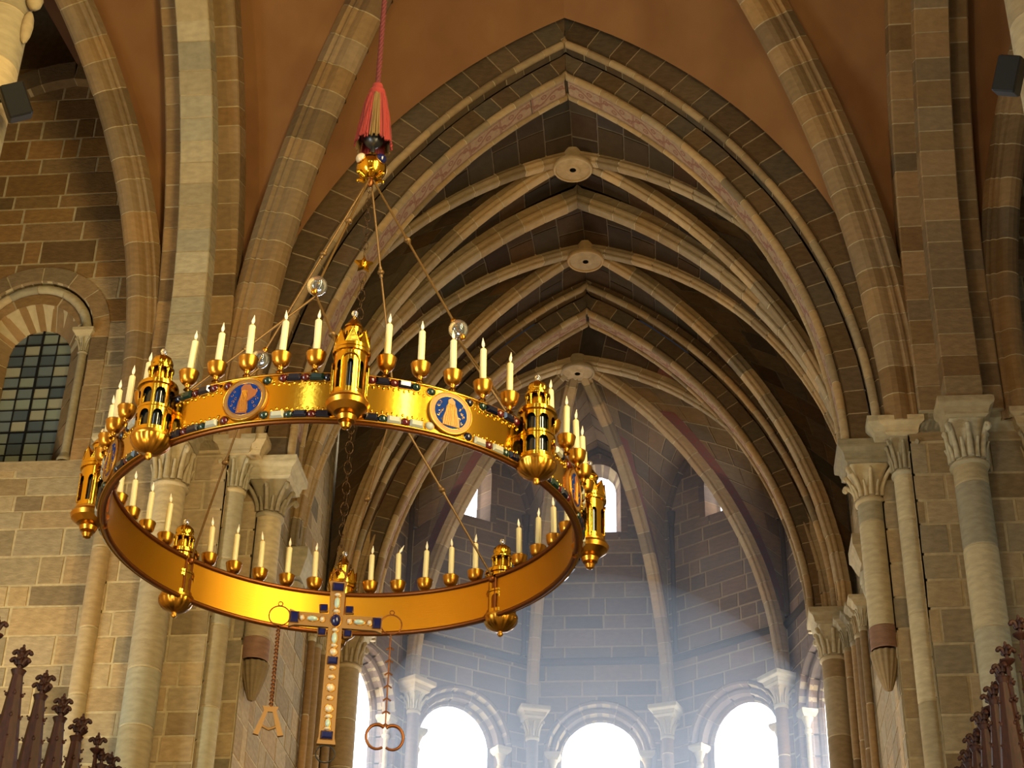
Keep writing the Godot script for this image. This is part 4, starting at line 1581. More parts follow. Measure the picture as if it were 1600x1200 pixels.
func domed_turret(parent: Node3D, phi: float, called_label: String) -> void:
	var t := Node3D.new()
	t.name = "turret"
	t.position = rd(phi) * 2.08
	t.rotation.y = deg_to_rad(phi)
	t.set_meta("label", called_label)
	parent.add_child(t, true)
	var b := B.new()
	b.lathe(Vector3.ZERO, [Vector2(0.002, -0.155), Vector2(0.018, -0.148), Vector2(0.028, -0.128), Vector2(0.017, -0.11), Vector2(0.03, -0.1), Vector2(0.08, -0.086), Vector2(0.125, -0.056), Vector2(0.148, -0.018), Vector2(0.155, 0.01)], 64, true, 16, 0.03)
	b.lathe(Vector3.ZERO, [Vector2(0.155, 0.01), Vector2(0.16, 0.02), Vector2(0.158, 0.04), Vector2(0.14, 0.05)], 32, false)
	put(b, "fluted_bowl", "gold_red", t)
	b = B.new()
	arcade(b, Vector3.ZERO, 0.14, 0.05, 0.25, 8, 0.285, 0.03, 0.13, 0.3)
	arcade(b, Vector3.ZERO, 0.14, 0.25, 0.45, 8, 0.285, 0.025, 0.125, 0.3)
	put(b, "arcaded_wall", "gold", t)
	b = B.new()
	b.lathe(Vector3.ZERO, [Vector2(0.112, 0.05), Vector2(0.112, 0.45)], 24)
	put(b, "dark_glazing", "dark_glass", t)
	b = B.new()
	b.lathe(Vector3.ZERO, [Vector2(0.14, 0.245), Vector2(0.146, 0.25), Vector2(0.14, 0.256)], 32, false)
	b.lathe(Vector3.ZERO, [Vector2(0.14, 0.445), Vector2(0.158, 0.452), Vector2(0.158, 0.47), Vector2(0.15, 0.475), Vector2(0.15, 0.49), Vector2(0.105, 0.51), Vector2(0.088, 0.512)], 32, false)
	put(b, "cornice", "gold", t)
	b = B.new()
	for k in 8:
		var d := Vector3(sin(TAU * k / 8), 0, cos(TAU * k / 8))
		b.lathe(d * 0.083, [Vector2(0.014, 0.51), Vector2(0.014, 0.52), Vector2(0.009, 0.53), Vector2(0.0085, 0.60), Vector2(0.016, 0.625)], 10, false)
	put(b, "colonnette_ring", "gold", t).set_meta("kind", "stuff")
	b = B.new()
	b.lathe(Vector3.ZERO, [Vector2(0.06, 0.51), Vector2(0.055, 0.63)], 16)
	put(b, "drum_core", "gold_red", t)
	b = B.new()
	b.lathe(Vector3.ZERO, [Vector2(0.085, 0.622), Vector2(0.102, 0.627), Vector2(0.102, 0.64), Vector2(0.08, 0.65), Vector2(0.076, 0.66), Vector2(0.08, 0.68)], 32, false)
	b.lathe(Vector3.ZERO, [Vector2(0.08, 0.675), Vector2(0.083, 0.70), Vector2(0.072, 0.735), Vector2(0.045, 0.76), Vector2(0.012, 0.772), Vector2(0.008, 0.79)], 40, true, 10, 0.06)
	put(b, "melon_dome", "gold", t)
	b = B.new()
	b.ball(Vector3(0, 0.812, 0), Vector3.ONE * 0.026, 14, 10)
	put(b, "glass_finial", "clear_glass", t)


func medallion(parent: Node, phi: float, robed: bool) -> void:
	var n := rd(phi)
	var u := Vector3(n.z, 0, -n.x)
	var c := n * 2.008 + Vector3.UP * 0.2
	var m := Node3D.new()
	m.name = "medallion"
	m.position = c
	parent.add_child(m, true)
	var b := B.new()
	var disc := func(r: float) -> PackedVector2Array:
		var q := PackedVector2Array()
		for k in 36: q.append(Vector2(cos(TAU * k / 36), sin(TAU * k / 36)) * r)
		return q
	b.prism(Vector3.ZERO, u, Vector3.UP, n, disc.call(0.178), -0.03, 0.012)
	put(b, "gilt_disc", "enamel_gold", m)
	b = B.new()
	for r in [0.176, 0.138]:
		var loop := PackedVector3Array()
		for k in 40: loop.append((u * cos(TAU * k / 40) + Vector3.UP * sin(TAU * k / 40)) * r + n * 0.012)
		b.tube(loop, 0.006 if r > 0.15 else 0.004, 6, true)
	put(b, "rim", "gold_red", m)
	b = B.new()
	b.prism(Vector3.ZERO, u, Vector3.UP, n, disc.call(0.137), 0.0, 0.015)
	put(b, "blue_enamel", "enamel", m)
	b = B.new()
	var fig := PackedVector2Array([Vector2(-0.07, -0.12), Vector2(0.075, -0.12), Vector2(0.07, -0.05), Vector2(0.052, 0.0), Vector2(0.05, 0.045), Vector2(0.03, 0.075), Vector2(0.03, 0.105), Vector2(0.0, 0.13), Vector2(-0.03, 0.105), Vector2(-0.03, 0.075), Vector2(-0.045, 0.045), Vector2(-0.05, 0.0), Vector2(-0.066, -0.05)]) if robed else PackedVector2Array([Vector2(-0.06, -0.122), Vector2(0.03, -0.13), Vector2(0.025, -0.03), Vector2(0.085, 0.01), Vector2(0.105, 0.06), Vector2(0.06, 0.085), Vector2(0.04, 0.12), Vector2(-0.01, 0.13), Vector2(-0.035, 0.1), Vector2(-0.03, 0.05), Vector2(-0.05, -0.03)])
	b.prism(Vector3.ZERO, u, Vector3.UP, n, fig, 0.01, 0.022, 0.004)
	put(b, "gilt_figure", "enamel_gold" if robed else "enamel_rust", m)
	b = B.new()
	for k in 7:
		var x := -0.05 + 0.0165 * k
		var pts := PackedVector3Array()
		for i in 6:
			var yy := lerpf(-0.115, 0.07, i / 5.0)
			pts.append(u * x * lerpf(1.1, 0.55, i / 5.0) * (1.0 if robed else 0.7) + Vector3.UP * yy + n * 0.024)
		b.tube(pts, 0.0022, 4)
	for k in 12:      # scrolls on the enamel
		var s := -1.0 if k % 2 == 0 else 1.0
		var cc := u * s * (0.088 + 0.018 * (k % 3 - 1)) + Vector3.UP * (-0.07 + 0.028 * (k / 2)) + n * 0.0165
		var pts := PackedVector3Array()
		for i in 7: pts.append(cc + (u * cos(i * 0.9 + k) + Vector3.UP * sin(i * 0.9 + k)) * (0.004 + 0.0017 * i))
		b.tube(pts, 0.0018, 4)
	put(b, "gilt_lines", "gold" if robed else "gold_red", m)


func build_chandelier() -> void:
	var o := root("chandelier", CH)
	tag(o, "large gilded ring chandelier with turrets, jewelled band, candle cups and hanging rods", "chandelier")
	var kinds := ["gem_red", "gem_blue", "gem_green", "gem_pale"]
	for k in 8:
		var a0 := PHI0 + 45.0 * k
		var panel := Node3D.new()
		panel.name = "band_panel"
		o.add_child(panel, true)
		var b := B.new()
		b.grid([ring_arc(2.0, 0.0, a0, a0 + 45, 24), ring_arc(2.0, 0.4, a0, a0 + 45, 24)].map(func(r): return r), true)
		put(b, "outer_sheet", "gold", panel)
		b = B.new()
		b.grid([ring_arc(1.965, 0.4, a0, a0 + 45, 24), ring_arc(1.965, 0.0, a0, a0 + 45, 24)], true)
		b.grid([ring_arc(1.965, 0.0, a0, a0 + 45, 24), ring_arc(2.0, 0.0, a0, a0 + 45, 24)], true)
		b.grid([ring_arc(2.0, 0.4, a0, a0 + 45, 24), ring_arc(1.965, 0.4, a0, a0 + 45, 24)], true)
		put(b, "inner_sheet", "gold_plain", panel)
		b = B.new()
		for y in [0.005, 0.395]:
			b = B.new()
			b.tube(ring_arc(1.962, y, a0 + 1.2, a0 + 43.8, 24), 0.022, 8)
			put(b, "inner_rim_roll", "bronze", panel)
			b = B.new()
			b.tube(ring_arc(2.004, y, a0, a0 + 45, 24), 0.009, 6)
			put(b, "outer_edge_bead", "gold_red", panel)
		# embossed scallops inside the two jewel rows
		b = B.new()
		for i in 34:
			var phi := a0 + 4.0 + 37.0 * i / 33
			if absf(phi - a0 - 22.5) < 5.6: continue
			var n := rd(phi)
			for y in [0.085, 0.315]:
				var s := 1.0 if y < 0.2 else -1.0
				b.ball(n * 2.0 + Vector3.UP * (y + s * 0.012 * (i % 2)), Vector3(0.012, 0.014, 0.012), 6, 4)
				b.ball(n * 2.0 + Vector3.UP * (y - s * 0.022), Vector3(0.008, 0.008, 0.008), 6, 4)
		put(b, "embossed_border", "gold", panel).set_meta("kind", "stuff")
		medallion(panel, a0 + 22.5, k % 2 == 0)
		for s in [-1, 1]:
			for y in [0.05, 0.35]:
				var phi: float = a0 + 22.5 + s * 4.6
				gem(panel, rd(phi) * 2.0 + Vector3.UP * y, rd(phi), Vector3(rd(phi).z, 0, -rd(phi).x), 0.037, 0.035, 0.03, kinds[(k + int(y * 10) + s) % 3])
			for i in 5:
				for row in 2:
					var phi: float = a0 + 22.5 + s * (7.6 + 2.45 * i + (0.5 if row == 1 else 0.0))
					if absf(phi - a0) < 4.0 or absf(phi - a0 - 45) < 4.0: continue
					var y: float = [0.04, 0.36][row]
					var n := rd(phi)
					var u := Vector3(n.z, 0, -n.x)
					var kind: String = ["gem_pale", "gem_red", "gem_pale", "gem_green", "gem_blue"][(i + row * 3 + k) % 5]
					if (i + row) % 2 == 0: gem(panel, n * 2.0 + Vector3.UP * y, n, u, 0.052, 0.031, 0.034, kind if kind != "gem_red" else "gem_blue", true)
					else: gem(panel, n * 2.0 + Vector3.UP * y, n, u, 0.038, 0.034, 0.03, kind if kind != "gem_pale" else "gem_red")
	var names := TURRETS
	for k in 8:
		if k % 2 == 0: lancet_turret(o, PHI0 + 45.0 * k, names[k])
		else: domed_turret(o, PHI0 + 45.0 * k, names[k])
		# seam strap and bracket inside the ring
		var n := rd(PHI0 + 45.0 * k)
		var b := B.new()
		b.box(Transform3D(Basis(Vector3(n.z, 0, -n.x), Vector3.UP, n), n * 1.955 + Vector3.UP * 0.2), Vector3(0.045, 0.19, 0.012), 0.006)
		b.ball(n * 1.94 + Vector3.UP * 0.37, Vector3.ONE * 0.035, 8, 6)
		put(b, "joint_bracket", "bronze", o)
	# cups
	for k in 8:
		for i in 5:
			var at := rd(PHI0 + 45.0 * (k + (i + 1) / 6.0)) * 2.03 + Vector3.UP * 0.4
			var b := B.new()
			b.lathe(at, [Vector2(0.03, -0.005), Vector2(0.016, 0.012), Vector2(0.014, 0.02), Vector2(0.026, 0.032), Vector2(0.013, 0.042), Vector2(0.03, 0.046), Vector2(0.05, 0.058), Vector2(0.064, 0.08), Vector2(0.071, 0.108), Vector2(0.074, 0.136), Vector2(0.078, 0.142), Vector2(0.078, 0.15), Vector2(0.07, 0.154), Vector2(0.065, 0.14), Vector2(0.045, 0.10), Vector2(0.005, 0.09)], 20, true)
			put(b, "candle_cup", "gold_red", o)
	# suspension: hub ball, four main rods, glass balls, forked lower rods
	var hub := Vector3(0, 12.0 - CH.y, 0)
	var hb := Node3D.new()
	hb.name = "hub_ball"
	hb.position = hub
	o.add_child(hb, true)
	var b := B.new()
	b.ball(Vector3.ZERO, Vector3(0.145, 0.14, 0.145), 28, 18)
	b.lathe(Vector3.ZERO, [Vector2(0.05, 0.11), Vector2(0.06, 0.125), Vector2(0.05, 0.14), Vector2(0.03, 0.15), Vector2(0.045, 0.165), Vector2(0.02, 0.18)], 18, true)
	put(b, "ball", "gold", hb)
	for k in 4:
		var d := rd(PHI0 + 90.0 * k - 50.0)
		gem(hb, d * 0.132 + Vector3.UP * 0.045, (d + Vector3.UP * 0.3).normalized(), Vector3(d.z, 0, -d.x), 0.055, 0.055, 0.05, "lapis" if k == 1 else "pearl")
	b = B.new()
	for k in 6:
		var d := rd(60.0 * k + 10)
		var pts := PackedVector3Array()
		for i in 8: pts.append(d * (0.07 + 0.075 * sin(i / 7.0 * 2.2)) + Vector3.UP * (-0.13 + 0.11 * i / 7.0 * (1.0 - 0.1 * i)))
		b.tube(pts, 0.022, 6, false, 0.45)
		b.ball(d * 0.135 + Vector3.UP * -0.10, Vector3.ONE * 0.02, 8, 6)
	put(b, "leaf_collar", "gold", hb)
	b = B.new()
	b.tube(ring_arc(0.03, -0.13, 0, 324, 9), 0.012, 5, true)
	b.ball(Vector3(0, -0.17, 0), Vector3(0.035, 0.05, 0.035), 10, 6)
	put(b, "ring_knot", "bronze", hb)
	for k in 4:
		var mid := PHI0 - 22.5 + 90.0 * k
		var g := rd(mid) * 0.95 + Vector3.UP * (8.40 - 6.456)
		var start := hub + rd(mid) * 0.03 - Vector3.UP * 0.15
		rod(o, start, g, 0.42, 0.0)
		b = B.new()
		b.ball(g, Vector3.ONE * 0.088, 24, 16)
		put(b, "glass_ball", "smoky_glass", o)
		b = B.new()
		b.tube(PackedVector3Array([g + (start - g).normalized() * 0.13, g - (start - g).normalized() * 0.11]), 0.013, 6)
		b.ball(g + (start - g).normalized() * 0.1, Vector3.ONE * 0.03, 8, 6)
		b.ball(g - (start - g).normalized() * 0.1, Vector3.ONE * 0.03, 8, 6)
		put(b, "ball_pin", "gold_red", o)
		for s in [-1, 1]:
			var end := rd(mid + s * 22.5) * 1.93 + Vector3.UP * 0.41
			rod(o, g - Vector3.UP * 0.1, end, 0.5, 0.0)


func rod(parent: Node, a: Vector3, e: Vector3, knob: float, _x: float) -> void:
	var b := B.new()
	b.tube(PackedVector3Array([a, a.lerp(e, 0.5), e]), 0.0105, 8)
	var r := put(b, "hanging_rod", "rod", parent)
	b = B.new()
	var p := a.lerp(e, knob)
	var d := (e - a).normalized()
	b.ball(p, Vector3(0.034, 0.026, 0.034), 12, 8)
	b.tube(PackedVector3Array([p - d * 0.05, p + d * 0.05]), 0.018, 8)
	put(b, "knob", "rod", r)


const TURRETS := ["front lancet turret", "front-right domed turret", "far-right lancet turret", "rear-right domed turret", "rear lancet turret", "rear-left domed turret", "far-left lancet turret", "front-left domed turret"]


func build_candles() -> void:
	var ord := ["first", "second", "third", "fourth", "fifth"]
	for k in 8:
		for i in 5:
			var at := CH + rd(PHI0 + 45.0 * (k + (i + 1) / 6.0)) * 2.03 + Vector3.UP * 0.49
			var o := root("candle", at)
			tag(o, "ivory candle, %s of five from the %s towards the %s" % [ord[i], TURRETS[k], TURRETS[(k + 1) % 8]], "candle", "candles on the chandelier ring")
			var h := 0.36 + rng.randf_range(-0.012, 0.012)
			var lean := Vector3(rng.randf_range(-0.012, 0.012), 0, rng.randf_range(-0.012, 0.012))
			var b := B.new()
			var rows := []
			for q in [Vector2(0.002, h), Vector2(0.02, h - 0.001), Vector2(0.0255, h - 0.008), Vector2(0.0265, h * 0.5), Vector2(0.0265, 0.0)]:
				var row := PackedVector3Array()
				for s in 18: row.append(Vector3(sin(TAU * s / 18) * q.x, q.y, cos(TAU * s / 18) * q.x) + lean * q.y / h)
				rows.append(row)
			b.grid(rows, true, false, true)
			put(b, "wax_body", "wax", o)
			b = B.new()
			var tip := lean + Vector3.UP * h
			var bend := Vector3(rng.randf_range(-0.02, 0.02), 0, rng.randf_range(-0.02, 0.02)) * (3.0 if rng.randf() < 0.1 else 0.5)
			var rows2 := []
			for q in [Vector2(0.008, 0.0), Vector2(0.008, 0.018), Vector2(0.013, 0.035), Vector2(0.013, 0.05), Vector2(0.007, 0.075), Vector2(0.0015, 0.10)]:
				var row := PackedVector3Array()
				for s in 10: row.append(tip + bend * q.y / 0.1 + Vector3(sin(TAU * s / 10) * q.x, q.y, cos(TAU * s / 10) * q.x))
				rows2.append(row)
			rows2.reverse()
			b.grid(rows2, true, false, true)
			put(b, "flame_bulb", "bulb_glass", o)
			b = B.new()
			b.lathe(tip, [Vector2(0.01, 0.0), Vector2(0.01, 0.012), Vector2(0.004, 0.014)], 10, false)
			put(b, "bulb_socket", "gold_red", o)


func build_rope() -> void:
	var o := root("tassel_cord", CH + Vector3.UP * (12.25 - CH.y))
	tag(o, "red suspension cord with a big red tassel above the gilt hub of the chandelier", "cord")
	var b := B.new()
	var top := 30.2 - 12.25
	for s in 3:
		var pts := PackedVector3Array()
		for i in 241:
			var y := lerpf(0.72, 4.0, i / 240.0)
			var a := y * 34.0 + TAU * s / 3
			pts.append(Vector3(sin(a) * 0.012, y, cos(a) * 0.012))
		b.tube(pts, 0.0165, 6)
	b.tube(PackedVector3Array([Vector3(0, 3.9, 0), Vector3(0, top, 0)]), 0.027, 10)
	put(b, "twisted_cord", "silk_dark_red", o)
	b = B.new()
	b.lathe(Vector3.ZERO, [Vector2(0.03, 0.80), Vector2(0.05, 0.79), Vector2(0.055, 0.76), Vector2(0.05, 0.735), Vector2(0.075, 0.72), Vector2(0.085, 0.69), Vector2(0.075, 0.66), Vector2(0.09, 0.65), Vector2(0.095, 0.62), Vector2(0.085, 0.60)], 24, true)
	put(b, "tassel_head", "silk_red", o)
	b = B.new()
	b.lathe(Vector3.ZERO, [Vector2(0.085, 0.61), Vector2(0.12, 0.45), Vector2(0.14, 0.25), Vector2(0.15, 0.14), Vector2(0.10, 0.12), Vector2(0.06, 0.20), Vector2(0.04, 0.25)], 24, true)
	put(b, "tassel_lining", "silk_dark_red", o)
	b = B.new()
	b.ball(Vector3(0, 0.1, 0), Vector3(0.095, 0.09, 0.095), 18, 12)
	b.lathe(Vector3.ZERO, [Vector2(0.02, 0.03), Vector2(0.025, -0.06), Vector2(0.015, -0.1)], 12)
	put(b, "dark_core_ball", "tassel_core", o)
	var strands := {"silk_red": B.new(), "silk_olive": B.new(), "silk_dark_red": B.new()}
	for k in 84:
		var a := TAU * k / 84 + rng.randf_range(-0.03, 0.03)
		var kind := "silk_olive" if (k / 7) % 4 == 0 else ("silk_dark_red" if rng.randf() < 0.2 else "silk_red")
		var end := rng.randf_range(0.0, 0.05)
		var pts := PackedVector3Array()
		for i in 8:
			var t := i / 7.0
			var r := lerpf(0.088, 0.178, pow(t, 0.8)) + 0.004 * sin(t * 8.0 + k)
			pts.append(Vector3(sin(a) * r, lerpf(0.63, end, t), cos(a) * r))
		strands[kind].tube(pts, 0.0085, 5)
	for kind in strands:
		put(strands[kind], "tassel_fringe", kind, o).set_meta("kind", "stuff")


# ---------------------------------------------------------------- chains, cross and letters
func chain(parent: Node, top: Vector3, bottom: Vector3, link: float, wire: float, mt: String) -> void:
	var n_ := maxi(1, roundi(top.distance_to(bottom) / (link * 0.8)))
	var m := {}
	for k in 2:
		var b := B.new()
		var pts := PackedVector3Array()
		for i in 14:
			var a := TAU * i / 14
			pts.append(Vector3(sin(a) * link * 0.27 * (1.0 if k == 0 else 0.0), cos(a) * link * 0.5, sin(a) * link * 0.27 * (0.0 if k == 0 else 1.0)))
		b.tube(pts, wire, 5, true)
		m[k] = b.build()
	for i in n_:
		var o := MeshInstance3D.new()
		o.name = "chain_link"
		o.mesh = m[i % 2]
		o.material_override = mats[mt]
		o.position = top.lerp(bottom, (i + 0.5) / n_)
		o.rotation.y = 0.5 + 0.1 * sin(i * 2.0)
		parent.add_child(o, true)


func build_cross() -> void:
	# long chain from the hub with a gilt star on it
	var top := 11.8
	var low := 7.80
	var o := root("chain", Vector3(CH.x, low, CH.z))
	tag(o, "long iron chain hanging inside the chandelier, with a gold star in its upper part", "chain")
	chain(o, Vector3(0, top - low, 0), Vector3(0, 3.17, 0), 0.105, 0.0034, "chain")
	chain(o, Vector3(0, 2.98, 0), Vector3(0, 0.0, 0), 0.125, 0.0042, "chain")
	var b := B.new()
	var star := PackedVector2Array()
	for k in 10:
		var r := 0.095 if k % 2 == 0 else 0.05
		star.append(Vector2(sin(TAU * k / 10) * r, cos(TAU * k / 10) * r))
	b.prism(Vector3(0, 3.08, 0), Vector3(0.97, 0, -0.24), Vector3.UP, Vector3(0.24, 0, 0.97), star, -0.012, 0.022, 0.012)
	b.ball(Vector3(0.008, 3.08, 0.026), Vector3(0.025, 0.045, 0.02), 10, 6)
	put(b, "gold_star", "gold", o)
	# jewelled cross
	var c := root("jewelled_cross", Vector3(CH.x, 6.27, CH.z))
	c.rotation.y = deg_to_rad(14.0)
	tag(c, "long gilt cross set with blue stones and pearls, hanging inside the ring", "cross")
	var ux := Vector3(1, -0.035, 0).normalized()
	b = B.new()
	var y_arm := 1.05
	var h := 1.40
	b.prism(Vector3.ZERO, Vector3(1, 0, 0), Vector3.UP, Vector3(0, 0, 1), PackedVector2Array([Vector2(-0.075, 0.0), Vector2(0.075, 0.0), Vector2(0.062, 0.06), Vector2(0.058, y_arm - 0.06), Vector2(0.33, y_arm - 0.062), Vector2(0.38, y_arm - 0.08), Vector2(0.38, y_arm + 0.075), Vector2(0.33, y_arm + 0.056), Vector2(0.058, y_arm + 0.056), Vector2(0.062, h - 0.05), Vector2(0.075, h), Vector2(-0.075, h), Vector2(-0.062, h - 0.05), Vector2(-0.058, y_arm + 0.056), Vector2(-0.33, y_arm + 0.056), Vector2(-0.38, y_arm + 0.075), Vector2(-0.38, y_arm - 0.08), Vector2(-0.33, y_arm - 0.062), Vector2(-0.058, y_arm - 0.06), Vector2(-0.062, 0.06)]), -0.02, 0.02, 0.004)
	put(b, "cross_body", "enamel_gold", c)
	var n := Vector3(0, 0, 1)
	var zf := 0.02
	var t := Vector3(1, 0, 0)
	for q in [[0.0, 0.075, 0.045, 0.032], [0.0, 0.70, 0.038, 0.032], [0.0, 1.345, 0.045, 0.034]]: gem(c, Vector3(q[0], q[1], zf), n, t, q[2], q[3], 0.03, "lapis", true)
	for s in [-1, 1]:
		gem(c, Vector3(s * 0.335, y_arm, zf), n, t, 0.032, 0.046, 0.03, "lapis", true)
		for q in [[0.11, 0.02, 0.024], [0.275, 0.02, 0.024]]: gem(c, Vector3(s * q[0], y_arm, zf), n, t, q[1], q[2], 0.022, "pearl")
		gem(c, Vector3(s * 0.19, y_arm, zf), n, t, 0.045, 0.024, 0.025, "gem_cyan")
		for s2 in [-1, 1]:      # small stones in the corners
			b = B.new()
			b.box(Transform3D(Basis(Vector3(0, 0, 1), 0.12), Vector3(s * 0.105, y_arm + s2 * 0.105, 0)), Vector3(0.036, 0.036, 0.012), 0.004)
			put(b, "corner_plate", "enamel_gold", c)
			gem(c, Vector3(s * 0.105, y_arm + s2 * 0.105, 0.012), n, t, 0.028, 0.028, 0.022, "lapis", true)
	gem(c, Vector3(0, y_arm, zf), n, t, 0.042, 0.055, 0.04, "lapis")
	for q in [[1.275, 0.026, 0.018, "pearl"], [1.205, 0.024, 0.05, "gem_cyan"], [1.13, 0.026, 0.018, "pearl"], [0.965, 0.026, 0.018, "pearl"], [0.895, 0.024, 0.05, "gem_cyan"], [0.83, 0.026, 0.018, "pearl"], [0.775, 0.03, 0.03, "pearl"], [0.64, 0.026, 0.018, "pearl"], [0.56, 0.028, 0.018, "pearl"], [0.47, 0.032, 0.032, "pearl"], [0.385, 0.026, 0.018, "pearl"], [0.295, 0.032, 0.032, "pearl"], [0.23, 0.026, 0.018, "pearl"], [0.175, 0.022, 0.036, "gem_cyan"], [0.128, 0.026, 0.014, "pearl"]]:
		gem(c, Vector3(0, q[0], zf), n, t, q[1], q[2], 0.022, q[3])
	b = B.new()
	var loop := PackedVector3Array()
	for i in 20: loop.append(Vector3(sin(TAU * i / 20) * 0.075, -0.07 + cos(TAU * i / 20) * 0.07, 0))
	b.tube(loop, 0.006, 5, true)
	put(b, "lower_ring", "iron", c)
	b = B.new()
	loop = PackedVector3Array()
	for i in 20: loop.append(Vector3(sin(TAU * i / 20) * 0.055, h + 0.045 + cos(TAU * i / 20) * 0.065, 0))
	b.tube(loop, 0.008, 5, true)
	put(b, "upper_ring", "bronze", c)
	# the two hanging letters
	for s in [-1, 1]:
		var at: Vector3 = c.transform * Vector3(s * 0.455, 0.0, 0.0)
		var wire := root("letter_pendant", Vector3(at.x, 6.32 if s < 0 else 6.28, at.z))
		wire.rotation.y = c.rotation.y
		tag(wire, "gilt alpha letter on a twisted chain from the left cross arm" if s < 0 else "dark omega letter on a barbed wire chain from the right cross arm", "pendant")
		var ring_y := 7.33 - wire.position.y
		b = B.new()
		loop = PackedVector3Array()
		for i in 24: loop.append(Vector3(sin(TAU * i / 24) * 0.085, ring_y + cos(TAU * i / 24) * 0.085, 0))
		b.tube(loop, 0.006, 5, true)
		loop = PackedVector3Array()
		for i in 12: loop.append(Vector3(sin(TAU * i / 12) * 0.018, ring_y + 0.105 + cos(TAU * i / 12) * 0.018, 0))
		b.tube(loop, 0.005, 5, true)
		b.tube(PackedVector3Array([Vector3(-s * 0.085, ring_y, 0), Vector3(-s * 0.078 - s * 0.01, ring_y, 0)]), 0.008, 5)
		put(b, "wire_ring", "bronze", wire)
		if s < 0:
			b = B.new()
			for k in 2:
				var pts := PackedVector3Array()
				for i in 90:
					var y := lerpf(ring_y - 0.085, 0.23, i / 89.0)
					pts.append(Vector3(sin(i * 0.75 + PI * k) * 0.013, y, cos(i * 0.75 + PI * k) * 0.013))
				b.tube(pts, 0.007, 4)
			put(b, "twisted_chain", "bronze", wire)
			b = B.new()
			b.prism(Vector3.ZERO, t, Vector3.UP, n, PackedVector2Array([Vector2(-0.12, 0.0), Vector2(-0.075, -0.01), Vector2(-0.02, 0.19), Vector2(0.02, 0.19), Vector2(0.075, -0.01), Vector2(0.12, 0.0), Vector2(0.05, 0.20), Vector2(0.065, 0.235), Vector2(-0.065, 0.235), Vector2(-0.05, 0.20)]), -0.012, 0.012, 0.003)
			b.tube(PackedVector3Array([Vector3(-0.055, 0.07, 0), Vector3(0, 0.045, 0), Vector3(0.055, 0.07, 0)]), 0.012, 6)
			put(b, "alpha_letter", "enamel_gold", wire)
		else:
			b = B.new()
			b.tube(PackedVector3Array([Vector3(0, ring_y - 0.085, 0), Vector3(0, 0.18, 0)]), 0.006, 5)
			for i in 7:
				var y := lerpf(ring_y - 0.2, 0.2, i / 6.0)
				b.tube(PackedVector3Array([Vector3(-0.03, y - 0.025, 0), Vector3(0, y, 0), Vector3(0.03, y - 0.025, 0.01)]), 0.008, 5)
			put(b, "barbed_wire", "bronze", wire)
			b = B.new()
			for k in [-1, 1]:
				var pts := PackedVector3Array()
				for i in 22:
					var a := lerpf(0.9, 5.3, i / 21.0)
					pts.append(Vector3(k * (0.062 - cos(a) * 0.085), 0.09 + sin(a) * 0.10, 0))
				b.tube(pts, 0.015, 6, false, 0.7)
			put(b, "omega_letter", "bronze", wire)


# ---------------------------------------------------------------- choir stalls
func pinnacle(parent: Node3D, at: Vector3, h: float, r: float, thin: bool) -> Node3D:
	var o := Node3D.new()
	o.name = "pinnacle"
	o.position = at - Vector3.UP * 0.25
	h += 0.25
	parent.add_child(o, true)
	var b := B.new()
	var rows := []
	var sides := 4 if thin else 8
	for q in [Vector2(r, 0), Vector2(r * 1.05, 0.06), Vector2(r * 0.8, 0.1), Vector2(r * 0.72, h * 0.4), Vector2(r * 0.28, h * 0.84)]:
		var row := PackedVector3Array()
		for k in sides: row.append(Vector3(sin(TAU * k / sides + 0.4) * q.x, q.y, cos(TAU * k / sides + 0.4) * q.x))
		rows.append(row)
	b.grid(rows, false, false, true)
	put(b, "spire", "oak", o)
	b = B.new()
	var n_ := 9 if thin else 6
	for i in n_:
		var y := lerpf(0.14, h * 0.80, (i + 0.5) / n_)
		var rr := lerpf(r * 0.8, r * 0.32, y / (h * 0.8))
		for k in 4:
			var d := Vector3(sin(TAU * k / 4 + 0.4), 0, cos(TAU * k / 4 + 0.4))
			b.ball(Vector3.UP * y + d * (rr + 0.008), Vector3(0.014, 0.018, 0.014), 6, 4)
			b.ball(Vector3.UP * (y + 0.018) + d * (rr + 0.022), Vector3(0.009, 0.009, 0.009), 5, 3)
	put(b, "crockets", "oak", o).set_meta("kind", "stuff")
	b = B.new()
	var yb := h * 0.84
	var k1 := 0.062
	b.lathe(Vector3.UP * yb, [Vector2(r * 0.28, 0), Vector2(k1 * 0.9, 0.035), Vector2(k1, 0.045), Vector2(0.016, 0.06), Vector2(0.014, 0.10)], 10, false)
	for k in 4:
		var d := Vector3(sin(TAU * k / 4 + 0.2), 0, cos(TAU * k / 4 + 0.2))
		var pts := PackedVector3Array()
		for i in 6:
			var t := i / 5.0
			pts.append(Vector3.UP * (yb + 0.095 + 0.05 * sin(t * 2.6)) + d * (0.012 + 0.06 * t))
		b.tube(pts, 0.021, 6, false, 0.8)
		b.ball(Vector3.UP * (yb + 0.125) + d * 0.066, Vector3(0.02, 0.017, 0.02), 6, 4)
	b.ball(Vector3.UP * (yb + 0.15), Vector3(0.022, 0.03, 0.022), 8, 5)
	b.ball(Vector3.UP * (yb + 0.185), Vector3(0.012, 0.02, 0.012), 8, 5)
	put(b, "finial", "oak", o)
	return o


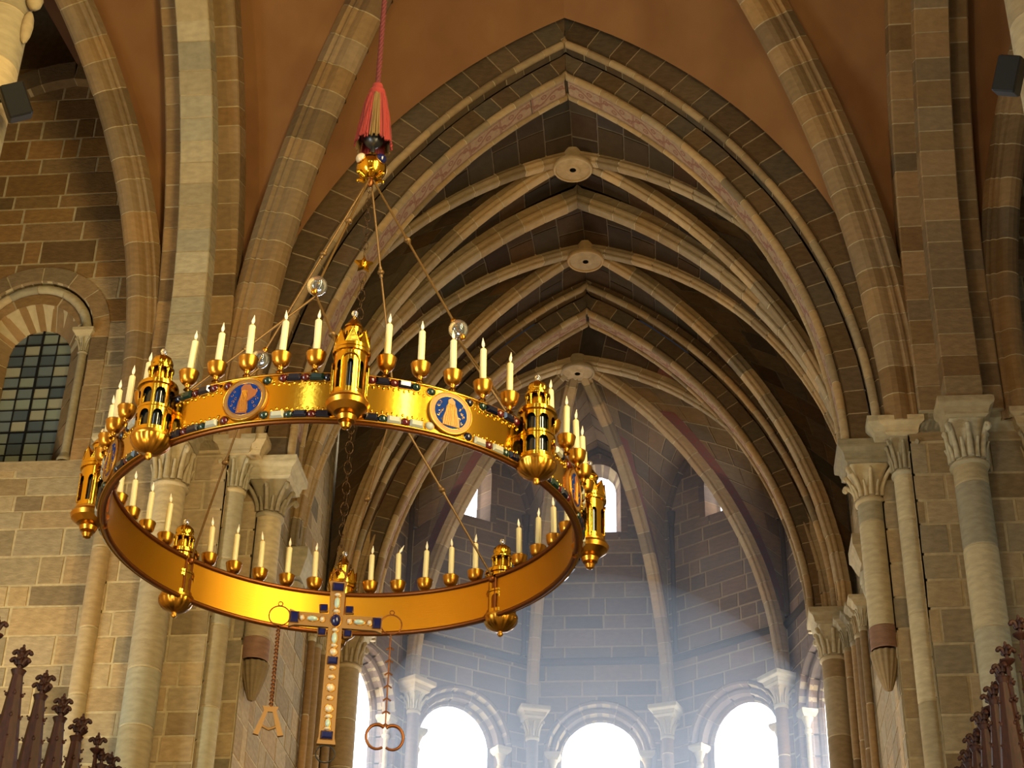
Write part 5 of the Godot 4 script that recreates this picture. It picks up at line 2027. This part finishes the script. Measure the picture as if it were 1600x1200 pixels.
func build_stalls() -> void:
	for sx in [-1, 1]:
		var x := -5.15 if sx < 0 else 2.55
		var side := "left" if sx < 0 else "right"
		var o := root("choir_stall", Vector3(x, 0, -13.5))
		tag(o, "dark carved choir stall canopy with crocketed pinnacles rising at the lower %s" % side, "choir stall")
		var b := B.new()
		b.box(Transform3D(Basis(), Vector3(sx * 0.35, 2.6, -0.3)), Vector3(0.5, 2.6, 2.0), 0.04)
		b.box(Transform3D(Basis(), Vector3(sx * 0.15, 5.3, -0.3)), Vector3(0.5, 0.1, 2.05), 0.03)
		put(b, "canopy_back", "oak", o)
		var tall := [-11.89, -12.45, -12.98, -13.5, -13.97, -14.44, -14.94, -15.38] if sx < 0 else [-12.24, -12.74, -13.18, -13.73, -14.23, -14.75, -15.2]
		var broad := [-12.28, -12.81, -13.31, -13.76, -14.47, -14.81, -15.2] if sx < 0 else [-12.76, -13.22, -13.77, -14.28, -14.67, -15.1]
		for z in tall: pinnacle(o, Vector3(rng.randf_range(-0.02, 0.02), 5.6, z + 13.5), 1.46, 0.06, true)
		for z in broad: pinnacle(o, Vector3(-sx * 0.06, 5.6, z + 13.5), 1.3, 0.15, false)


# warm floodlights on the choir screens, below the view
func floodlight(sx: int) -> void:
	var at := Vector3(X0 + sx * 4.3, 8.6, -29.6)
	var o := root("floodlight", at)
	tag(o, "warm floodlight aimed up at the choir vault from the %s screen, below the view" % ("left" if sx < 0 else "right"), "floodlight", "choir floodlights")
	var aim := Vector3(-sx * 0.15, 1.0, -0.28).normalized()
	var xf := Transform3D(Basis(Vector3(1, 0, 0), aim.cross(Vector3(1, 0, 0)).normalized(), aim).orthonormalized(), Vector3.ZERO)
	var b := B.new()
	b.box(xf, Vector3(0.25, 0.18, 0.1), 0.02)
	put(b, "housing", "iron", o)
	b = B.new()
	b.box(xf * Transform3D(Basis(), Vector3(0, 0, 0.105)), Vector3(0.22, 0.15, 0.005))
	put(b, "lamp_face", "lamp_face", o)
	b = B.new()
	b.tube(PackedVector3Array([Vector3(0, -0.1, 0), Vector3(0, -8.6, 0)]), 0.04, 8)
	put(b, "mast", "iron", o)
	window_light("flood_light", at + aim * 0.14, aim, Vector2(0.42, 0.28), FLOOD, C_FLOOD)


# haze in the apse, also standing in for lens bloom, thicker by the tall windows
func haze() -> void:
	var k := 0
	for q in [[Vector3(12.0, 13.0, 8.0), 13.0, HAZE_LOW], [Vector3(12.4, 20.0, 8.4), 14.5, HAZE_HIGH]]:
		var f := FogVolume.new()
		f.name = "haze"
		f.shape = RenderingServer.FOG_VOLUME_SHAPE_ELLIPSOID
		f.size = q[0]
		f.position = Vector3(X0, q[1], -38.3)
		var m := FogMaterial.new()
		m.resource_name = "haze"
		m.density = q[2]
		m.albedo = Color(0.86, 0.93, 1.0)
		f.material = m
		tag(f, "bluish haze and imitated lens bloom before the tall apse windows" if k == 0 else "thin haze and imitated lens bloom under the apse vault", "haze", "", "stuff")
		add_child(f, true)
		k += 1


# warm spotlights on stands low in the crossing, aimed up at the vault and piers; the transept one is added fill
func spotlight(label: String, at: Vector3, to: Vector3, energy: float, angle: float, color: Color) -> void:
	var o := root("spotlight", at)
	tag(o, label, "spotlight", "warm spotlights below the view")
	var aim := (to - at).normalized()
	var xf := Transform3D(Basis(aim.cross(Vector3.UP).normalized(), aim.cross(Vector3.UP).normalized().cross(aim).normalized(), -aim), Vector3.ZERO)
	var b := B.new()
	b.box(xf, Vector3(0.14, 0.14, 0.2), 0.03)
	put(b, "housing", "iron", o)
	b = B.new()
	b.box(xf * Transform3D(Basis(), Vector3(0, 0, -0.204)), Vector3(0.12, 0.12, 0.004))
	put(b, "lamp_face", "lamp_face", o)
	b = B.new()
	b.tube(PackedVector3Array([Vector3(0, -0.1, 0), Vector3(0, -at.y, 0)]), 0.03, 8)
	put(b, "stand", "iron", o)
	var l := SpotLight3D.new()
	l.name = "spot_light"
	l.light_energy = energy
	l.light_color = color
	l.light_size = 0.12
	l.spot_angle = angle
	l.spot_angle_attenuation = 0.8
	l.spot_range = 80.0
	l.spot_attenuation = 2.0
	l.shadow_enabled = true
	add_child(l, true)
	l.look_at_from_position(at + aim * 0.35, at + aim * 2.0, Vector3.UP)


# added fill lamps, unseen behind the viewer, that brighten the nave vault
func nave_fill(sx: int) -> void:
	var at := Vector3(X0 + sx * 5.6, 7.0, 4.0)
	var o := root("added_uplight", at)
	tag(o, "uplight on the nave wall as unseen fill behind the viewer, %s side" % ("left" if sx < 0 else "right"), "added_uplight", "added nave uplights")
	var b := B.new()
	b.box(Transform3D(Basis(), Vector3(0, -0.1, 0)), Vector3(0.3, 0.1, 0.3), 0.03)
	b.box(Transform3D(Basis(), Vector3(sx * 0.9, -0.12, 0)), Vector3(0.65, 0.04, 0.05))
	put(b, "housing", "iron", o)
	b = B.new()
	b.box(Transform3D(Basis(), Vector3(0, 0.003, 0)), Vector3(0.26, 0.003, 0.26))
	put(b, "lamp_face", "lamp_face", o)
	var l := AreaLight3D.new()
	l.name = "added_uplight_lamp"
	l.area_size = Vector2(0.5, 0.5)
	l.area_normalize_energy = true
	l.light_energy = NAVE_FILL
	l.light_color = C_NAVE_FILL
	l.shadow_enabled = true
	l.area_range = 60.0
	add_child(l, true)
	l.look_at_from_position(at + Vector3.UP * 0.03, at + Vector3.UP * 2.0 + Vector3(0, 0, 0.5), Vector3.BACK)
